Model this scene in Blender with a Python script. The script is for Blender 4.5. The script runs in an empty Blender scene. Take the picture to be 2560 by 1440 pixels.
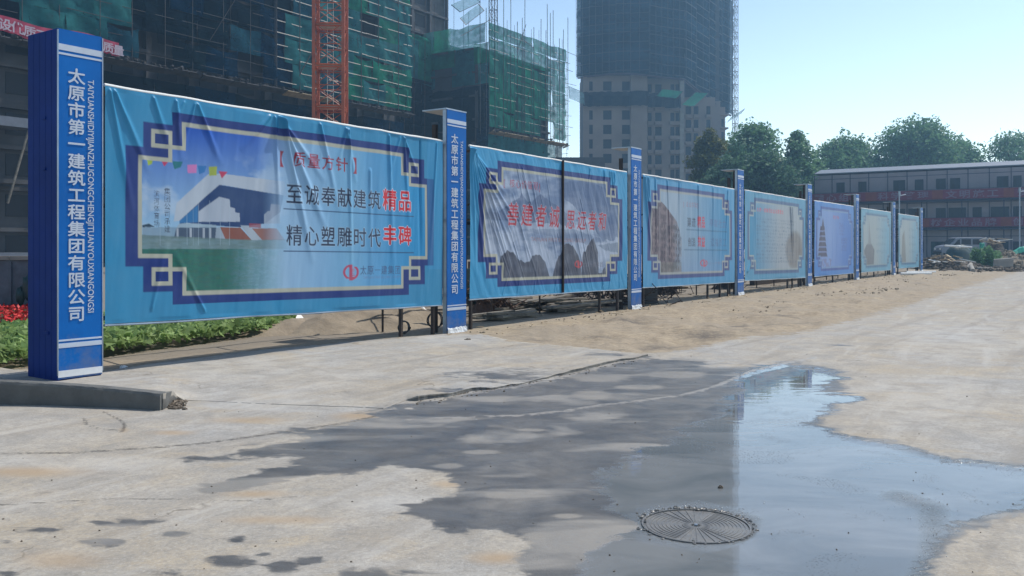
import bpy, math, random
import numpy as np
from mathutils import Vector

# ------------------------------------------------------------------ camera, world, sun, exposure
sc = bpy.context.scene
COL = sc.collection
F, HOR, EYE = 2200.0, 617.0, 1.55          # focal length (px), horizon row, eye height of the 2560x1440 photograph
cam_d = bpy.data.cameras.new("camera")
cam = bpy.data.objects.new("camera", cam_d)
COL.objects.link(cam)
cam_d.sensor_width = 36.0
cam_d.lens = F / 2560 * 36
cam_d.shift_y = -(720 - HOR) / 2560
cam_d.clip_start, cam_d.clip_end = 0.1, 3000
cam.location = (0, 0, EYE)
cam.rotation_euler = (math.radians(90), 0, 0)
sc.camera = cam

SUN_AZ, SUN_EL = 55.0, 55.0
world = bpy.data.worlds.new("World")
sc.world = world
world.use_nodes = True
wn = world.node_tree
sky = wn.nodes.new("ShaderNodeTexSky")
sky.sky_type = 'NISHITA'
sky.sun_disc = False
sky.sun_elevation = math.radians(SUN_EL)
sky.sun_rotation = math.radians(SUN_AZ)
sky.air_density = 1.0
sky.dust_density = 1.2
sky.ozone_density = 2.0
# dusty summer air: the sky pales towards the horizon, alike all round
tcw = wn.nodes.new("ShaderNodeTexCoord"); sep = wn.nodes.new("ShaderNodeSeparateXYZ"); mrw = wn.nodes.new("ShaderNodeMapRange")
wn.links.new(tcw.outputs['Generated'], sep.inputs[0]); wn.links.new(sep.outputs['Z'], mrw.inputs[0])
mrw.inputs[1].default_value = 0.0; mrw.inputs[2].default_value = 0.55; mrw.inputs[3].default_value = 1.0; mrw.inputs[4].default_value = 0.0
mrw.interpolation_type = 'SMOOTHSTEP'
mxw = wn.nodes.new("ShaderNodeMix"); mxw.data_type = 'RGBA'; mxw.blend_type = 'MULTIPLY'
mxw.inputs[7].default_value = (2.35, 2.32, 2.15, 1)
wn.links.new(mrw.outputs[0], mxw.inputs[0]); wn.links.new(sky.outputs[0], mxw.inputs[6])
wn.links.new(mxw.outputs[2], wn.nodes['Background'].inputs[0])
wn.nodes['Background'].inputs[1].default_value = 0.12

sun_d = bpy.data.lights.new("sun", 'SUN')
sun_d.energy = 4.8
sun_d.angle = math.radians(0.5)
sun_d.color = (1.0, 0.95, 0.87)
sun = bpy.data.objects.new("sun", sun_d)
COL.objects.link(sun)
_az, _el = math.radians(SUN_AZ), math.radians(SUN_EL)
SV = Vector((math.sin(_az) * math.cos(_el), math.cos(_az) * math.cos(_el), math.sin(_el)))
sun.rotation_euler = SV.to_track_quat('Z', 'Y').to_euler()
sun.location = (0, 0, 90)

sc.view_settings.view_transform = 'Standard'
sc.view_settings.look = 'None'
sc.view_settings.exposure = 0.0
sc.view_settings.gamma = 1.0
sc.view_settings.use_curve_mapping = False
sc.render.engine = 'CYCLES'
sc.cycles.max_bounces = 8
sc.cycles.transparent_max_bounces = 24
sc.cycles.volume_bounces = 0
sc.cycles.use_denoising = True
sc.cycles.sample_clamp_indirect = 6

rnd = random.Random(7)
rs = np.random.RandomState(11)

# ------------------------------------------------------------------ measuring helpers
def G(x, y, z=0.0):
    """world point on the level z seen at photo pixel (x, y)"""
    Y = F * (EYE - z) / (y - HOR)
    return Vector(((x - 1280) / F * Y, Y, z))

def PX(x, Y, z=0.0):
    return Vector(((x - 1280) / F * Y, Y, z))

def ZY(y, Y):
    """height seen at row y at depth Y"""
    return EYE + (HOR - y) * Y / F

DV = Vector((1490.0, 2200.0, 0)).normalized()      # along the fence
NV = Vector((DV.y, -DV.x, 0))                      # fence normal towards the camera side
UV = Vector((0, 0, 1))
KS = 1490.0 / 2200.0

def line_Y(x, C):
    return C / (KS - (x - 1280) / F)

def on_line(x, C, z=0.0):
    return PX(x, line_Y(x, C), z)

# ------------------------------------------------------------------ mesh builder
class MB:
    def __init__(s):
        s.v = []; s.f = []
    def add(s, vs, fs):
        o = len(s.v)
        s.v += [tuple(p) for p in vs]
        s.f += [tuple(i + o for i in f) for f in fs]
        return s
    def obox(s, c, ax, ay, az):
        """box from centre and three half-axis vectors"""
        c, ax, ay, az = Vector(c), Vector(ax), Vector(ay), Vector(az)
        vs = [c + ax * i + ay * j + az * k for k in (-1, 1) for j in (-1, 1) for i in (-1, 1)]
        return s.add(vs, [(0, 2, 3, 1), (4, 5, 7, 6), (0, 1, 5, 4), (2, 6, 7, 3), (0, 4, 6, 2), (1, 3, 7, 5)])
    def box(s, c, sx, sy, sz, rz=0.0):
        ca, sa = math.cos(rz), math.sin(rz)
        return s.obox(c, (ca * sx / 2, sa * sx / 2, 0), (-sa * sy / 2, ca * sy / 2, 0), (0, 0, sz / 2))
    def fbox(s, P, d, n, l0, l1, n0, n1, z0, z1):
        """box in a wall frame: along d from l0 to l1, along n from n0 to n1"""
        P = Vector(P)
        c = P + d * ((l0 + l1) / 2) + n * ((n0 + n1) / 2)
        c.z = P.z + (z0 + z1) / 2
        return s.obox(c, d * ((l1 - l0) / 2), n * ((n1 - n0) / 2), (0, 0, (z1 - z0) / 2))
    def tube(s, a, b, r, n=6, r2=None, cap=True):
        a, b = Vector(a), Vector(b)
        r2 = r if r2 is None else r2
        w = (b - a).normalized()
        u = w.orthogonal().normalized(); t = w.cross(u)
        vs = []
        for p, q in ((a, r), (b, r2)):
            for i in range(n):
                an = 2 * math.pi * i / n
                vs.append(p + (u * math.cos(an) + t * math.sin(an)) * q)
        fs = [(i, (i + 1) % n, n + (i + 1) % n, n + i) for i in range(n)]
        if cap:
            fs += [tuple(range(n - 1, -1, -1)), tuple(range(n, 2 * n))]
        return s.add(vs, fs)
    def path(s, pts, r, n=6):
        for a, b in zip(pts[:-1], pts[1:]):
            s.tube(a, b, r, n)
        return s
    def prism(s, pts, h):
        """polygon (3-D points) extruded along vector h"""
        n = len(pts); h = Vector(h)
        vs = [Vector(p) for p in pts] + [Vector(p) + h for p in pts]
        fs = [tuple(range(n - 1, -1, -1)), tuple(range(n, 2 * n))]
        fs += [(i, (i + 1) % n, n + (i + 1) % n, n + i) for i in range(n)]
        return s.add(vs, fs)
    def blob(s, c, rx, ry, rz, seed=0, n=10, m=6, rough=0.2, flat=True):
        """lumpy half or full ellipsoid"""
        q = random.Random(seed)
        vs = []; c = Vector(c)
        lo = 0.0 if flat else -0.5
        for j in range(m + 1):
            ph = (lo + (0.5 - lo) * j / m) * math.pi
            for i in range(n):
                th = 2 * math.pi * i / n
                k = 1 + q.uniform(-rough, rough)
                vs.append(c + Vector((rx * math.cos(ph) * math.cos(th) * k, ry * math.cos(ph) * math.sin(th) * k, rz * math.sin(ph) * k)))
        fs = [(j * n + i, j * n + (i + 1) % n, (j + 1) * n + (i + 1) % n, (j + 1) * n + i) for j in range(m) for i in range(n)]
        return s.add(vs, fs)
    def build(s, name, mat, parent=None, loc=None, smooth=False, bevel=0.0, recalc=True, **tags):
        me = bpy.data.meshes.new(name)
        if parent is not None:
            o = wl(parent)
        else:
            if loc is None:
                xs = [p[0] for p in s.v]; ys = [p[1] for p in s.v]; zs = [p[2] for p in s.v]
                loc = ((min(xs) + max(xs)) / 2, (min(ys) + max(ys)) / 2, min(zs))
            o = Vector(loc)
        me.from_pydata([(p[0] - o[0], p[1] - o[1], p[2] - o[2]) for p in s.v], [], s.f)
        if recalc:
            import bmesh
            bm = bmesh.new(); bm.from_mesh(me)
            bmesh.ops.recalc_face_normals(bm, faces=bm.faces)
            if bevel:
                bmesh.ops.bevel(bm, geom=bm.edges[:], offset=bevel, segments=1, affect='EDGES')
            bm.to_mesh(me); bm.free()
        if smooth:
            me.polygons.foreach_set('use_smooth', [True] * len(me.polygons))
        me.materials.append(mat)
        ob = bpy.data.objects.new(name, me)
        COL.objects.link(ob)
        if parent is not None:
            ob.parent = parent
        else:
            ob.location = o
        for k, v in tags.items():
            ob[k] = v
        return ob

def wl(o):
    p = Vector((0, 0, 0))
    while o is not None:
        p = p + o.location
        o = o.parent
    return p

def thing(name, label, cat, loc, group=None):
    o = bpy.data.objects.new(name, None)
    COL.objects.link(o)
    o.location = loc
    o.empty_display_size = 0.3
    tag(o, label, cat, group)
    return o

def tag(o, label=None, cat=None, group=None, kind=None):
    if label: o['label'] = label
    if cat: o['category'] = cat
    if group: o['group'] = group
    if kind: o['kind'] = kind
    return o

def copy_tree(o, parent=None):
    c = o.copy(); COL.objects.link(c)
    if parent is not None: c.parent = parent
    for ch in list(o.children):
        copy_tree(ch, c)
    return c

def np_mesh(name, V, Q, mat, loc=(0, 0, 0), attrs=None, cols=None, smooth=True, parent=None):
    """mesh from numpy arrays; Q is (m,3) or (m,4)"""
    V = np.asarray(V, np.float32) - np.asarray(loc, np.float32)
    Q = np.asarray(Q, np.int32)
    me = bpy.data.meshes.new(name)
    me.vertices.add(len(V)); me.vertices.foreach_set('co', V.ravel())
    m, k = Q.shape
    me.loops.add(m * k); me.loops.foreach_set('vertex_index', Q.ravel())
    me.polygons.add(m); me.polygons.foreach_set('loop_start', np.arange(0, m * k, k, dtype=np.int32))
    if smooth:
        me.polygons.foreach_set('use_smooth', np.ones(m, bool))
    me.update(calc_edges=True)
    for n_, a in (attrs or {}).items():
        at = me.attributes.new(n_, 'FLOAT', 'POINT')
        at.data.foreach_set('value', np.asarray(a, np.float32).ravel())
    for n_, a in (cols or {}).items():
        at = me.attributes.new(n_, 'FLOAT_COLOR', 'POINT')
        a = np.concatenate([a, np.ones((len(a), 1))], 1).astype(np.float32)
        at.data.foreach_set('color', a.ravel())
    me.materials.append(mat)
    ob = bpy.data.objects.new(name, me)
    COL.objects.link(ob)
    if parent is not None:
        ob.parent = parent
    else:
        ob.location = loc
    return ob

# ------------------------------------------------------------------ numpy noise
def vnoise(x, y, seed=0):
    xi = np.floor(x).astype(np.int64); yi = np.floor(y).astype(np.int64)
    fx = x - xi; fy = y - yi
    fx = fx * fx * (3 - 2 * fx); fy = fy * fy * (3 - 2 * fy)
    def h(a, b):
        n = (a * 374761393 + b * 668265263 + seed * 974634777) & 0xffffffff
        n = ((n ^ (n >> 13)) * 1274126177) & 0xffffffff
        return ((n ^ (n >> 16)) & 0xffff) / 65535.0
    return ((h(xi, yi) * (1 - fx) + h(xi + 1, yi) * fx) * (1 - fy) + (h(xi, yi + 1) * (1 - fx) + h(xi + 1, yi + 1) * fx) * fy)

def fbm(x, y, o=4, seed=0):
    a = 0.5; t = 0; s = 0
    for i in range(o):
        t = t + a * vnoise(x, y, seed + i * 17); s += a
        x = x * 2.03; y = y * 2.03; a *= 0.5
    return t / s

def inpoly(x, y, pts):
    r = np.zeros(x.shape, bool)
    n = len(pts)
    for i in range(n):
        x0, y0 = pts[i]; x1, y1 = pts[(i + 1) % n]
        if y0 == y1: continue
        c = ((y0 > y) != (y1 > y)) & (x < (x1 - x0) * (y - y0) / (y1 - y0) + x0)
        r ^= c
    return r

def pdist(x, y, pts, closed=True):
    d = np.full(x.shape, 1e9)
    n = len(pts)
    for i in range(n if closed else n - 1):
        x0, y0 = pts[i]; x1, y1 = pts[(i + 1) % n]
        dx, dy = x1 - x0, y1 - y0
        t = np.clip(((x - x0) * dx + (y - y0) * dy) / (dx * dx + dy * dy + 1e-9), 0, 1)
        d = np.minimum(d, (x - x0 - t * dx) ** 2 + (y - y0 - t * dy) ** 2)
    return np.sqrt(d)

# ------------------------------------------------------------------ materials
def lin(c):
    c = c / 255.0
    return c / 12.92 if c <= 0.04045 else ((c + 0.055) / 1.055) ** 2.4

def L(r, g, b, k=1.0):
    return tuple(min(0.9, lin(v) * k) for v in (r, g, b))

class NT:
    def __init__(s, name):
        s.m = bpy.data.materials.new(name); s.m.use_nodes = True
        s.t = s.m.node_tree; s.b = s.t.nodes['Principled BSDF']
    def n(s, typ, **kw):
        q = s.t.nodes.new(typ)
        for k, v in kw.items():
            if k.startswith('i_'): q.inputs[k[2:].replace('_', ' ')].default_value = v
            else: setattr(q, k, v)
        return q
    def l(s, a, b): s.t.links.new(a, b)
    def noise(s, scale, detail=4, rough=0.55, vec=None, dist=0.0):
        q = s.n('ShaderNodeTexNoise'); q.inputs['Scale'].default_value = scale
        q.inputs['Detail'].default_value = detail; q.inputs['Roughness'].default_value = rough
        q.inputs['Distortion'].default_value = dist
        if vec is not None: s.l(vec, q.inputs['Vector'])
        return q.outputs[0]
    def pos(s, sc_=(1, 1, 1), rot=0.0):
        g = s.n('ShaderNodeNewGeometry'); m = s.n('ShaderNodeMapping')
        m.inputs['Scale'].default_value = sc_; m.vector_type = 'TEXTURE' if rot else 'POINT'
        if rot: m.inputs['Rotation'].default_value = (0, 0, rot); m.inputs['Scale'].default_value = tuple(1 / v for v in sc_)
        s.l(g.outputs['Position'], m.inputs['Vector']); return m.outputs[0]
    def objv(s, sc_=(1, 1, 1)):
        g = s.n('ShaderNodeTexCoord'); m = s.n('ShaderNodeMapping')
        m.inputs['Scale'].default_value = sc_
        s.l(g.outputs['Object'], m.inputs['Vector']); return m.outputs[0]
    def mr(s, v, a, b, c=0.0, d=1.0, smooth=False):
        q = s.n('ShaderNodeMapRange'); q.inputs[1].default_value = a; q.inputs[2].default_value = b
        q.inputs[3].default_value = c; q.inputs[4].default_value = d
        if smooth: q.interpolation_type = 'SMOOTHSTEP'
        s.l(v, q.inputs[0]); return q.outputs[0]
    def math(s, op, a, b=None):
        q = s.n('ShaderNodeMath', operation=op)
        for i, v in enumerate((a, b)):
            if v is None: continue
            if isinstance(v, (int, float)): q.inputs[i].default_value = v
            else: s.l(v, q.inputs[i])
        return q.outputs[0]
    def mix(s, f, a, b, typ='MIX'):
        q = s.n('ShaderNodeMix', data_type='RGBA', blend_type=typ)
        for i, v in ((0, f), (6, a), (7, b)):
            if isinstance(v, (int, float)): q.inputs[i].default_value = v
            elif isinstance(v, tuple): q.inputs[i].default_value = (*v[:3], 1)
            else: s.l(v, q.inputs[i])
        return q.outputs[2]
    def attr(s, name):
        q = s.n('ShaderNodeAttribute', attribute_name=name); return q.outputs['Fac']
    def attrc(s, name):
        q = s.n('ShaderNodeAttribute', attribute_name=name); return q.outputs['Color']
    def base(s, v):
        if isinstance(v, tuple): s.b.inputs['Base Color'].default_value = (*v[:3], 1)
        else: s.l(v, s.b.inputs['Base Color'])
        return s
    def set(s, **kw):
        for k, v in kw.items():
            i = s.b.inputs[k.replace('_', ' ')]
            if isinstance(v, (int, float)): i.default_value = v
            else: s.l(v, i)
        return s
    def bump(s, h, strength=0.3, dist=0.02):
        q = s.n('ShaderNodeBump'); q.inputs['Strength'].default_value = strength; q.inputs['Distance'].default_value = dist
        s.l(h, q.inputs['Height']); s.l(q.outputs[0], s.b.inputs['Normal']); return s

def mat(name, col, rough=0.7, metal=0.0, var=0.25, scale=3.0, bump=0.0, col2=None, spec=None, stretch=(1, 1, 1)):
    t = NT(name)
    p = t.objv(stretch) if False else t.pos(stretch)
    nz = t.noise(scale, 5, 0.6, p)
    dark = tuple(c * (1 - var) for c in col) if col2 is None else col2
    lite = tuple(min(0.95, c * (1 + var * 0.6)) for c in col)
    f = t.mr(nz, 0.3, 0.7)
    t.base(t.mix(f, dark, lite)).set(Roughness=rough, Metallic=metal)
    if spec is not None: t.set(Specular_IOR_Level=spec)
    if bump: t.bump(t.noise(scale * 6, 4, 0.6, p), bump, 0.02)
    return t.m

M = {}
M['concrete'] = mat('weathered_concrete', (0.30, 0.28, 0.25), 0.85, var=0.3, scale=1.2, bump=0.3)
M['concrete_dark'] = mat('shade_dark_concrete', (0.075, 0.075, 0.08), 0.9, var=0.3, scale=0.5)  # concrete darkened: shade of the left block's storeys put into the colour
M['tower_conc'] = mat('tower_concrete', (0.27, 0.215, 0.18), 0.9, var=0.18, scale=0.3)
M['dark'] = mat('dark_opening', (0.012, 0.013, 0.018), 0.6, var=0.3)
M['glass'] = mat('dark_glass', (0.03, 0.05, 0.06), 0.15, var=0.3)
M['steel_dark'] = mat('rusty_dark_steel', (0.05, 0.035, 0.03), 0.6, metal=0.3, var=0.5, scale=8)
M['rust'] = mat('rusted_rebar', (0.11, 0.06, 0.04), 0.8, var=0.4, scale=10)
M['dark_blue'] = mat('dark_window', (0.008, 0.022, 0.032), 0.5, var=0.5, scale=1)
M['galv'] = mat('galvanised_strip', (0.34, 0.40, 0.48), 0.35, metal=0.5, var=0.2, scale=5)
M['pole'] = mat('scaffold_tube', (0.62, 0.55, 0.48), 0.3, metal=0.3, var=0.4, scale=0.6)  # pale tube: the ledgers' sunlit highlight is put into the colour
M['pole_dark'] = mat('scaffold_tube_dark', (0.09, 0.08, 0.08), 0.5, metal=0.3, var=0.4, scale=0.6)
M['crane'] = mat('crane_orange_paint', (0.42, 0.085, 0.025), 0.42, var=0.35, scale=1.5)
M['mast_red'] = mat('hoist_mast_paint', (0.10, 0.06, 0.09), 0.6, var=0.3, scale=2)
M['post_blue'] = mat('shaded_blue_sheet', (0.002, 0.024, 0.17), 0.6, var=0.2, scale=1.5, spec=0.12)  # post blue darkened: the left side's shade is in the colour
M['face_blue'] = mat('blue_vinyl_print', (0.003, 0.11, 0.50), 0.36, var=0.10, scale=1.2, bump=0.08)
def sign_face():
    t = NT('blue_vinyl_print'); P = t.pos()
    c = t.mix(t.mr(t.noise(1.3, 5, 0.6, P), 0.3, 0.7), (0.001, 0.100, 0.37), (0.001, 0.132, 0.46))
    g = t.n('ShaderNodeNewGeometry'); sp = t.n('ShaderNodeSeparateXYZ'); t.l(g.outputs['Position'], sp.inputs[0])
    low = t.math('ADD', t.mr(sp.outputs['Z'], 0.0, 0.9, 1.0, 0.0), t.mr(t.noise(5, 6, 0.7, P), 0.3, 0.7, -0.5, 0.35))
    c = t.mix(t.mr(low, 0.4, 1.2, 0.0, 0.6), c, (0.20, 0.19, 0.17))
    t.set(Specular_IOR_Level=0.18)
    c = t.mix(t.mr(t.noise(16, 5, 0.75, t.pos((1, 1, 0.25))), 0.58, 0.75, 0.0, 0.10), c, (0.12, 0.22, 0.36))
    t.base(c).set(Roughness=t.mr(t.noise(4, 4, 0.6, P), 0.3, 0.7, 0.35, 0.55))
    t.bump(t.noise(2.6, 4, 0.5, t.pos((1, 1, 0.6))), 0.5, 0.012)
    return t.m
M['face_blue'] = sign_face()
M['print_white'] = mat('printed_pale_letters', (0.50, 0.56, 0.66), 0.45, var=0.1)
M['galv_dull'] = mat('dull_blue_grey_render', (0.10, 0.12, 0.15), 0.8, var=0.35, scale=3)
M['plastic_white'] = mat('white_plastic', (0.72, 0.74, 0.76), 0.3, var=0.12, scale=6)
M['foam'] = mat('white_foam', (0.80, 0.80, 0.78), 0.8, var=0.08, scale=5)
M['wood'] = mat('sawn_timber', (0.42, 0.32, 0.20), 0.8, var=0.4, scale=3, stretch=(0.4, 6, 6))
M['wood_old'] = mat('weathered_boards', (0.20, 0.18, 0.15), 0.85, var=0.5, scale=3)
M['soil'] = mat('heaped_soil', (0.27, 0.22, 0.16), 0.95, var=0.35, scale=2.5, bump=0.8)
M['rubble'] = mat('rubble', (0.16, 0.13, 0.10), 0.95, var=0.5, scale=2.0, bump=0.8)
M['red_cloth'] = mat('red_slogan_cloth', (0.36, 0.02, 0.07), 0.6, var=0.25, scale=1.5)
M['orange_cloth'] = mat('orange_red_print', (0.50, 0.07, 0.03), 0.6, var=0.2, scale=1.5)
M['cloth_letters'] = mat('faded_white_letters', (0.42, 0.36, 0.44), 0.6, var=0.15)
M['tarp_green'] = mat('green_tarp', (0.02, 0.36, 0.24), 0.5, var=0.3)
M['tarp_dark'] = mat('dark_green_tarp', (0.015, 0.05, 0.05), 0.6, var=0.4)
M['panel_wall'] = mat('prefab_wall_sheet', (0.27, 0.25, 0.275), 0.6, var=0.15, scale=0.7)
M['prefab_frame'] = mat('prefab_steel_frame', (0.02, 0.03, 0.06), 0.6, var=0.2)
M['roof_sheet'] = mat('prefab_roof_sheet', (0.13, 0.15, 0.19), 0.5, var=0.15)
M['van'] = mat('grey_van_paint', (0.19, 0.22, 0.28), 0.3, var=0.1)
M['rubber'] = mat('black_rubber', (0.02, 0.02, 0.02), 0.8, var=0.2)
M['black_hose'] = mat('black_hose', (0.03, 0.03, 0.03), 0.5, var=0.3)
M['concrete_mid'] = mat('mid_grey_concrete', (0.15, 0.14, 0.135), 0.9, var=0.4, scale=0.8)
M['kerb'] = mat('shaded_kerb_concrete', (0.12, 0.12, 0.115), 0.9, var=0.3, scale=3, bump=0.6)  # concrete darkened so the kerb's front carries its shade in the colour
M['iron'] = mat('wet_cast_iron', (0.17, 0.17, 0.18), 0.30, metal=0.25, var=0.3, scale=12)
M['bark'] = mat('bark', (0.09, 0.065, 0.045), 0.9, var=0.4, scale=4)
M['board_dark'] = mat('dark_boards', (0.05, 0.05, 0.055), 0.9, var=0.6, scale=1.2)  # darker boards for the rest of the platform
M['board_tan'] = mat('site_boards', (0.24, 0.19, 0.12), 0.85, var=0.55, scale=1.2)

def net_mat(name, col, col2, alpha, scale=0.35, trans=0.35, stripes=0.0):
    t = NT(name)
    p = t.pos((1, 1, 1.6))
    nz = t.noise(scale, 6, 0.65, p, 0.6)
    c = t.mix(t.mr(nz, 0.35, 0.65), col, col2)
    fold = t.noise(0.8, 4, 0.6, t.pos((2.2, 2.2, 0.5)))
    c = t.mix(t.mr(fold, 0.3, 0.7, 0.0, 0.5), c, tuple(v * 0.35 for v in col))
    if stripes:
        c = t.mix(t.mr(t.noise(1.0, 4, 0.6, t.pos((0.42, 0.42, 0.012))), 0.42, 0.56, 0.0, stripes), c, tuple(v * 0.3 for v in col2))
        c = t.mix(t.mr(t.noise(1.0, 3, 0.6, t.pos((0.05, 0.05, 0.34))), 0.5, 0.62, 0.0, stripes * 0.5), c, tuple(v * 1.8 for v in col))
    d = t.n('ShaderNodeBsdfDiffuse'); t.l(c, d.inputs[0])
    tr = t.n('ShaderNodeBsdfTranslucent'); t.l(c, tr.inputs[0])
    m1 = t.n('ShaderNodeMixShader'); m1.inputs[0].default_value = trans
    t.l(d.outputs[0], m1.inputs[1]); t.l(tr.outputs[0], m1.inputs[2])
    tp = t.n('ShaderNodeBsdfTransparent')
    m2 = t.n('ShaderNodeMixShader')
    t.l(t.mr(t.noise(1.2, 4, 0.6, p), 0.3, 0.75, alpha - 0.14, min(1.0, alpha + 0.14)), m2.inputs[0])
    t.l(tp.outputs[0], m2.inputs[1]); t.l(m1.outputs[0], m2.inputs[2])
    t.l(m2.outputs[0], t.t.nodes['Material Output'].inputs[0])
    return t.m

M['net_teal'] = net_mat('teal_safety_net', (0.06, 0.28, 0.29), (0.03, 0.16, 0.19), 0.82)
M['net_blue'] = net_mat('blue_green_net', (0.03, 0.13, 0.19), (0.02, 0.08, 0.12), 0.86)
M['cloth_dull'] = mat('dull_red_cloth', (0.17, 0.025, 0.055), 0.7, var=0.3, scale=1)  # duller cloth, letter and patch colours for the office banners
M['letters_dull'] = mat('dull_letters', (0.20, 0.15, 0.21), 0.7, var=0.2)
M['orange_dull'] = mat('dull_orange', (0.20, 0.045, 0.035), 0.7, var=0.2)
M['net_wing'] = net_mat('wing_safety_net', (0.05, 0.30, 0.22), (0.04, 0.20, 0.18), 0.88)
M['net_green'] = net_mat('green_safety_net', (0.03, 0.32, 0.20), (0.03, 0.18, 0.16), 0.84)
M['net_dark'] = net_mat('shade_dark_net', (0.010, 0.028, 0.042), (0.012, 0.018, 0.030), 0.9)  # near-black net: the buildings' own shade put into the colour
M['net_navy'] = net_mat('navy_sheeting', (0.008, 0.04, 0.085), (0.006, 0.024, 0.055), 0.95)
M['net_tower'] = net_mat('tower_shell_net', (0.018, 0.050, 0.085), (0.012, 0.036, 0.055), 0.97, 0.12, stripes=0.75)
M['net_pale'] = net_mat('pale_cyan_net', (0.30, 0.55, 0.60), (0.16, 0.42, 0.42), 0.55, trans=0.6)
# ------------------------------------------------------------------ ground
def ground_material():
    t = NT('yard_ground')
    P = t.pos()
    big = t.noise(0.55, 5, 0.6, P, 0.4)
    mid = t.noise(2.3, 6, 0.62, P, 0.5)
    fine = t.noise(26, 5, 0.7, P)
    grit = t.noise(120, 3, 0.7, P)
    # concrete: pale grey and beige drifts of dust
    conc = t.mix(t.mr(big, 0.36, 0.62), (0.40, 0.385, 0.36), (0.43, 0.37, 0.285))
    conc = t.mix(t.mr(mid, 0.34, 0.60, 0.62, 0.0), conc, (0.23, 0.225, 0.215))
    conc = t.mix(t.mr(t.noise(6.5, 6, 0.7, P, 0.8), 0.36, 0.56, 0.45, 0.0), conc, (0.24, 0.215, 0.18))
    tanm = t.noise(0.9, 6, 0.6, t.pos((1, 1.5, 1)), 1.2)
    conc = t.mix(t.mr(tanm, 0.52, 0.66, 0.0, 0.6), conc, (0.40, 0.325, 0.225))
    conc = t.mix(t.mr(fine, 0.34, 0.56, 0.6, 0.0), conc, (0.22, 0.21, 0.195))
    conc = t.mix(t.mr(grit, 0.56, 0.70, 0.0, 0.6), conc, (0.15, 0.14, 0.13))
    conc = t.mix(t.mr(t.noise(60, 4, 0.75, P), 0.52, 0.66, 0.0, 0.4), conc, (0.55, 0.53, 0.50))
    trk = t.noise(1.0, 5, 0.6, t.pos((3.2, 0.22, 1), -0.62), 0.4)
    conc = t.mix(t.mr(trk, 0.52, 0.66, 0.0, 0.38), conc, (0.22, 0.195, 0.165))
    conc = t.mix(t.mr(t.noise(1.3, 5, 0.6, t.pos((2.5, 0.3, 1), -0.5), 0.3), 0.30, 0.45, 0.35, 0.0), conc, (0.50, 0.48, 0.45))
    spots = t.math('MULTIPLY', t.mr(t.noise(4.2, 5, 0.7, P, 0.6), 0.60, 0.68), t.mr(t.noise(0.6, 2, 0.5, P), 0.45, 0.6))
    conc = t.mix(t.math('MULTIPLY', spots, 0.5), conc, (0.14, 0.12, 0.10))
    hair = t.n('ShaderNodeTexVoronoi', feature='DISTANCE_TO_EDGE'); hair.inputs['Scale'].default_value = 0.45
    vm = t.n('ShaderNodeVectorMath', operation='ADD'); t.l(P, vm.inputs[0])
    nz = t.n('ShaderNodeTexNoise'); nz.inputs['Scale'].default_value = 1.6; nz.inputs['Detail'].default_value = 6; t.l(P, nz.inputs['Vector'])
    t.l(nz.outputs['Color'], vm.inputs[1]); t.l(vm.outputs[0], hair.inputs['Vector'])
    hm = t.math('MULTIPLY', t.mr(hair.outputs['Distance'], 0.0, 0.006, 1.0, 0.0), t.mr(t.noise(0.7, 3, 0.5, P), 0.55, 0.62))
    conc = t.mix(t.math('MULTIPLY', hm, 0.7), conc, (0.10, 0.08, 0.06))
    conc = t.mix(t.math('MULTIPLY', t.math('MULTIPLY', t.attr('pale'), t.mr(mid, 0.35, 0.6)), 0.35), conc, (0.46, 0.45, 0.43))
    conc = t.mix(t.math('MULTIPLY', t.attr('stain'), 0.85), conc, (0.36, 0.26, 0.16))
    # dirt
    d1 = t.noise(3.5, 6, 0.7, t.pos((1.0, 1.8, 1)), 0.6)
    dirt = t.mix(t.mr(d1, 0.32, 0.66), (0.25, 0.20, 0.14), (0.40, 0.325, 0.225))
    dirt = t.mix(t.mr(t.noise(14, 5, 0.75, P), 0.34, 0.5, 0.7, 0.0), dirt, (0.15, 0.11, 0.08))
    dirt = t.mix(t.mr(t.noise(0.5, 5, 0.65, P, 0.5), 0.42, 0.62, 0.0, 0.55), dirt, (0.27, 0.23, 0.18))
    dirt = t.mix(t.mr(t.noise(1.6, 6, 0.75, t.pos((0.7, 1.6, 1)), 0.8), 0.56, 0.66, 0.0, 0.6), dirt, (0.10, 0.085, 0.07))
    dirt = t.mix(t.math('MULTIPLY', t.attr('rut'), t.mr(t.noise(5, 5, 0.7, P), 0.3, 0.6)), dirt, (0.09, 0.078, 0.068))
    dirt = t.mix(t.mr(t.noise(38, 3, 0.7, P), 0.60, 0.70, 0.0, 0.7), dirt, (0.45, 0.40, 0.33))
    dirt = t.mix(t.math('MULTIPLY', t.attr('site'), 0.75), dirt, (0.20, 0.175, 0.145))
    e = t.math('ADD', t.attr('dirt'), t.mr(t.noise(2.6, 6, 0.7, P), 0.25, 0.75, -1.0, 1.0))
    dm = t.mr(e, -0.12, 0.30, 0, 1, True)
    col = t.mix(dm, conc, dirt)
    # joints and cracks
    ck = t.math('SUBTRACT', t.attr('crack'), t.mr(fine, 0.3, 0.7, 0.0, 0.3))
    col = t.mix(t.mr(ck, 0.50, 0.74, 0.0, 0.75), col, (0.06, 0.055, 0.05))
    # damp
    wn_ = t.mr(t.noise(2.2, 6, 0.62, t.pos((0.8, 1.6, 1)), 0.8), 0.22, 0.78, -1.0, 1.0)
    we = t.math('ADD', t.attr('wet'), t.math('MULTIPLY', wn_, 0.9))
    we = t.math('ADD', we, t.mr(t.noise(13, 5, 0.7, P), 0.3, 0.7, -0.22, 0.22))
    wm = t.mr(we, -0.22, 0.20, 0, 1, True)
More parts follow.
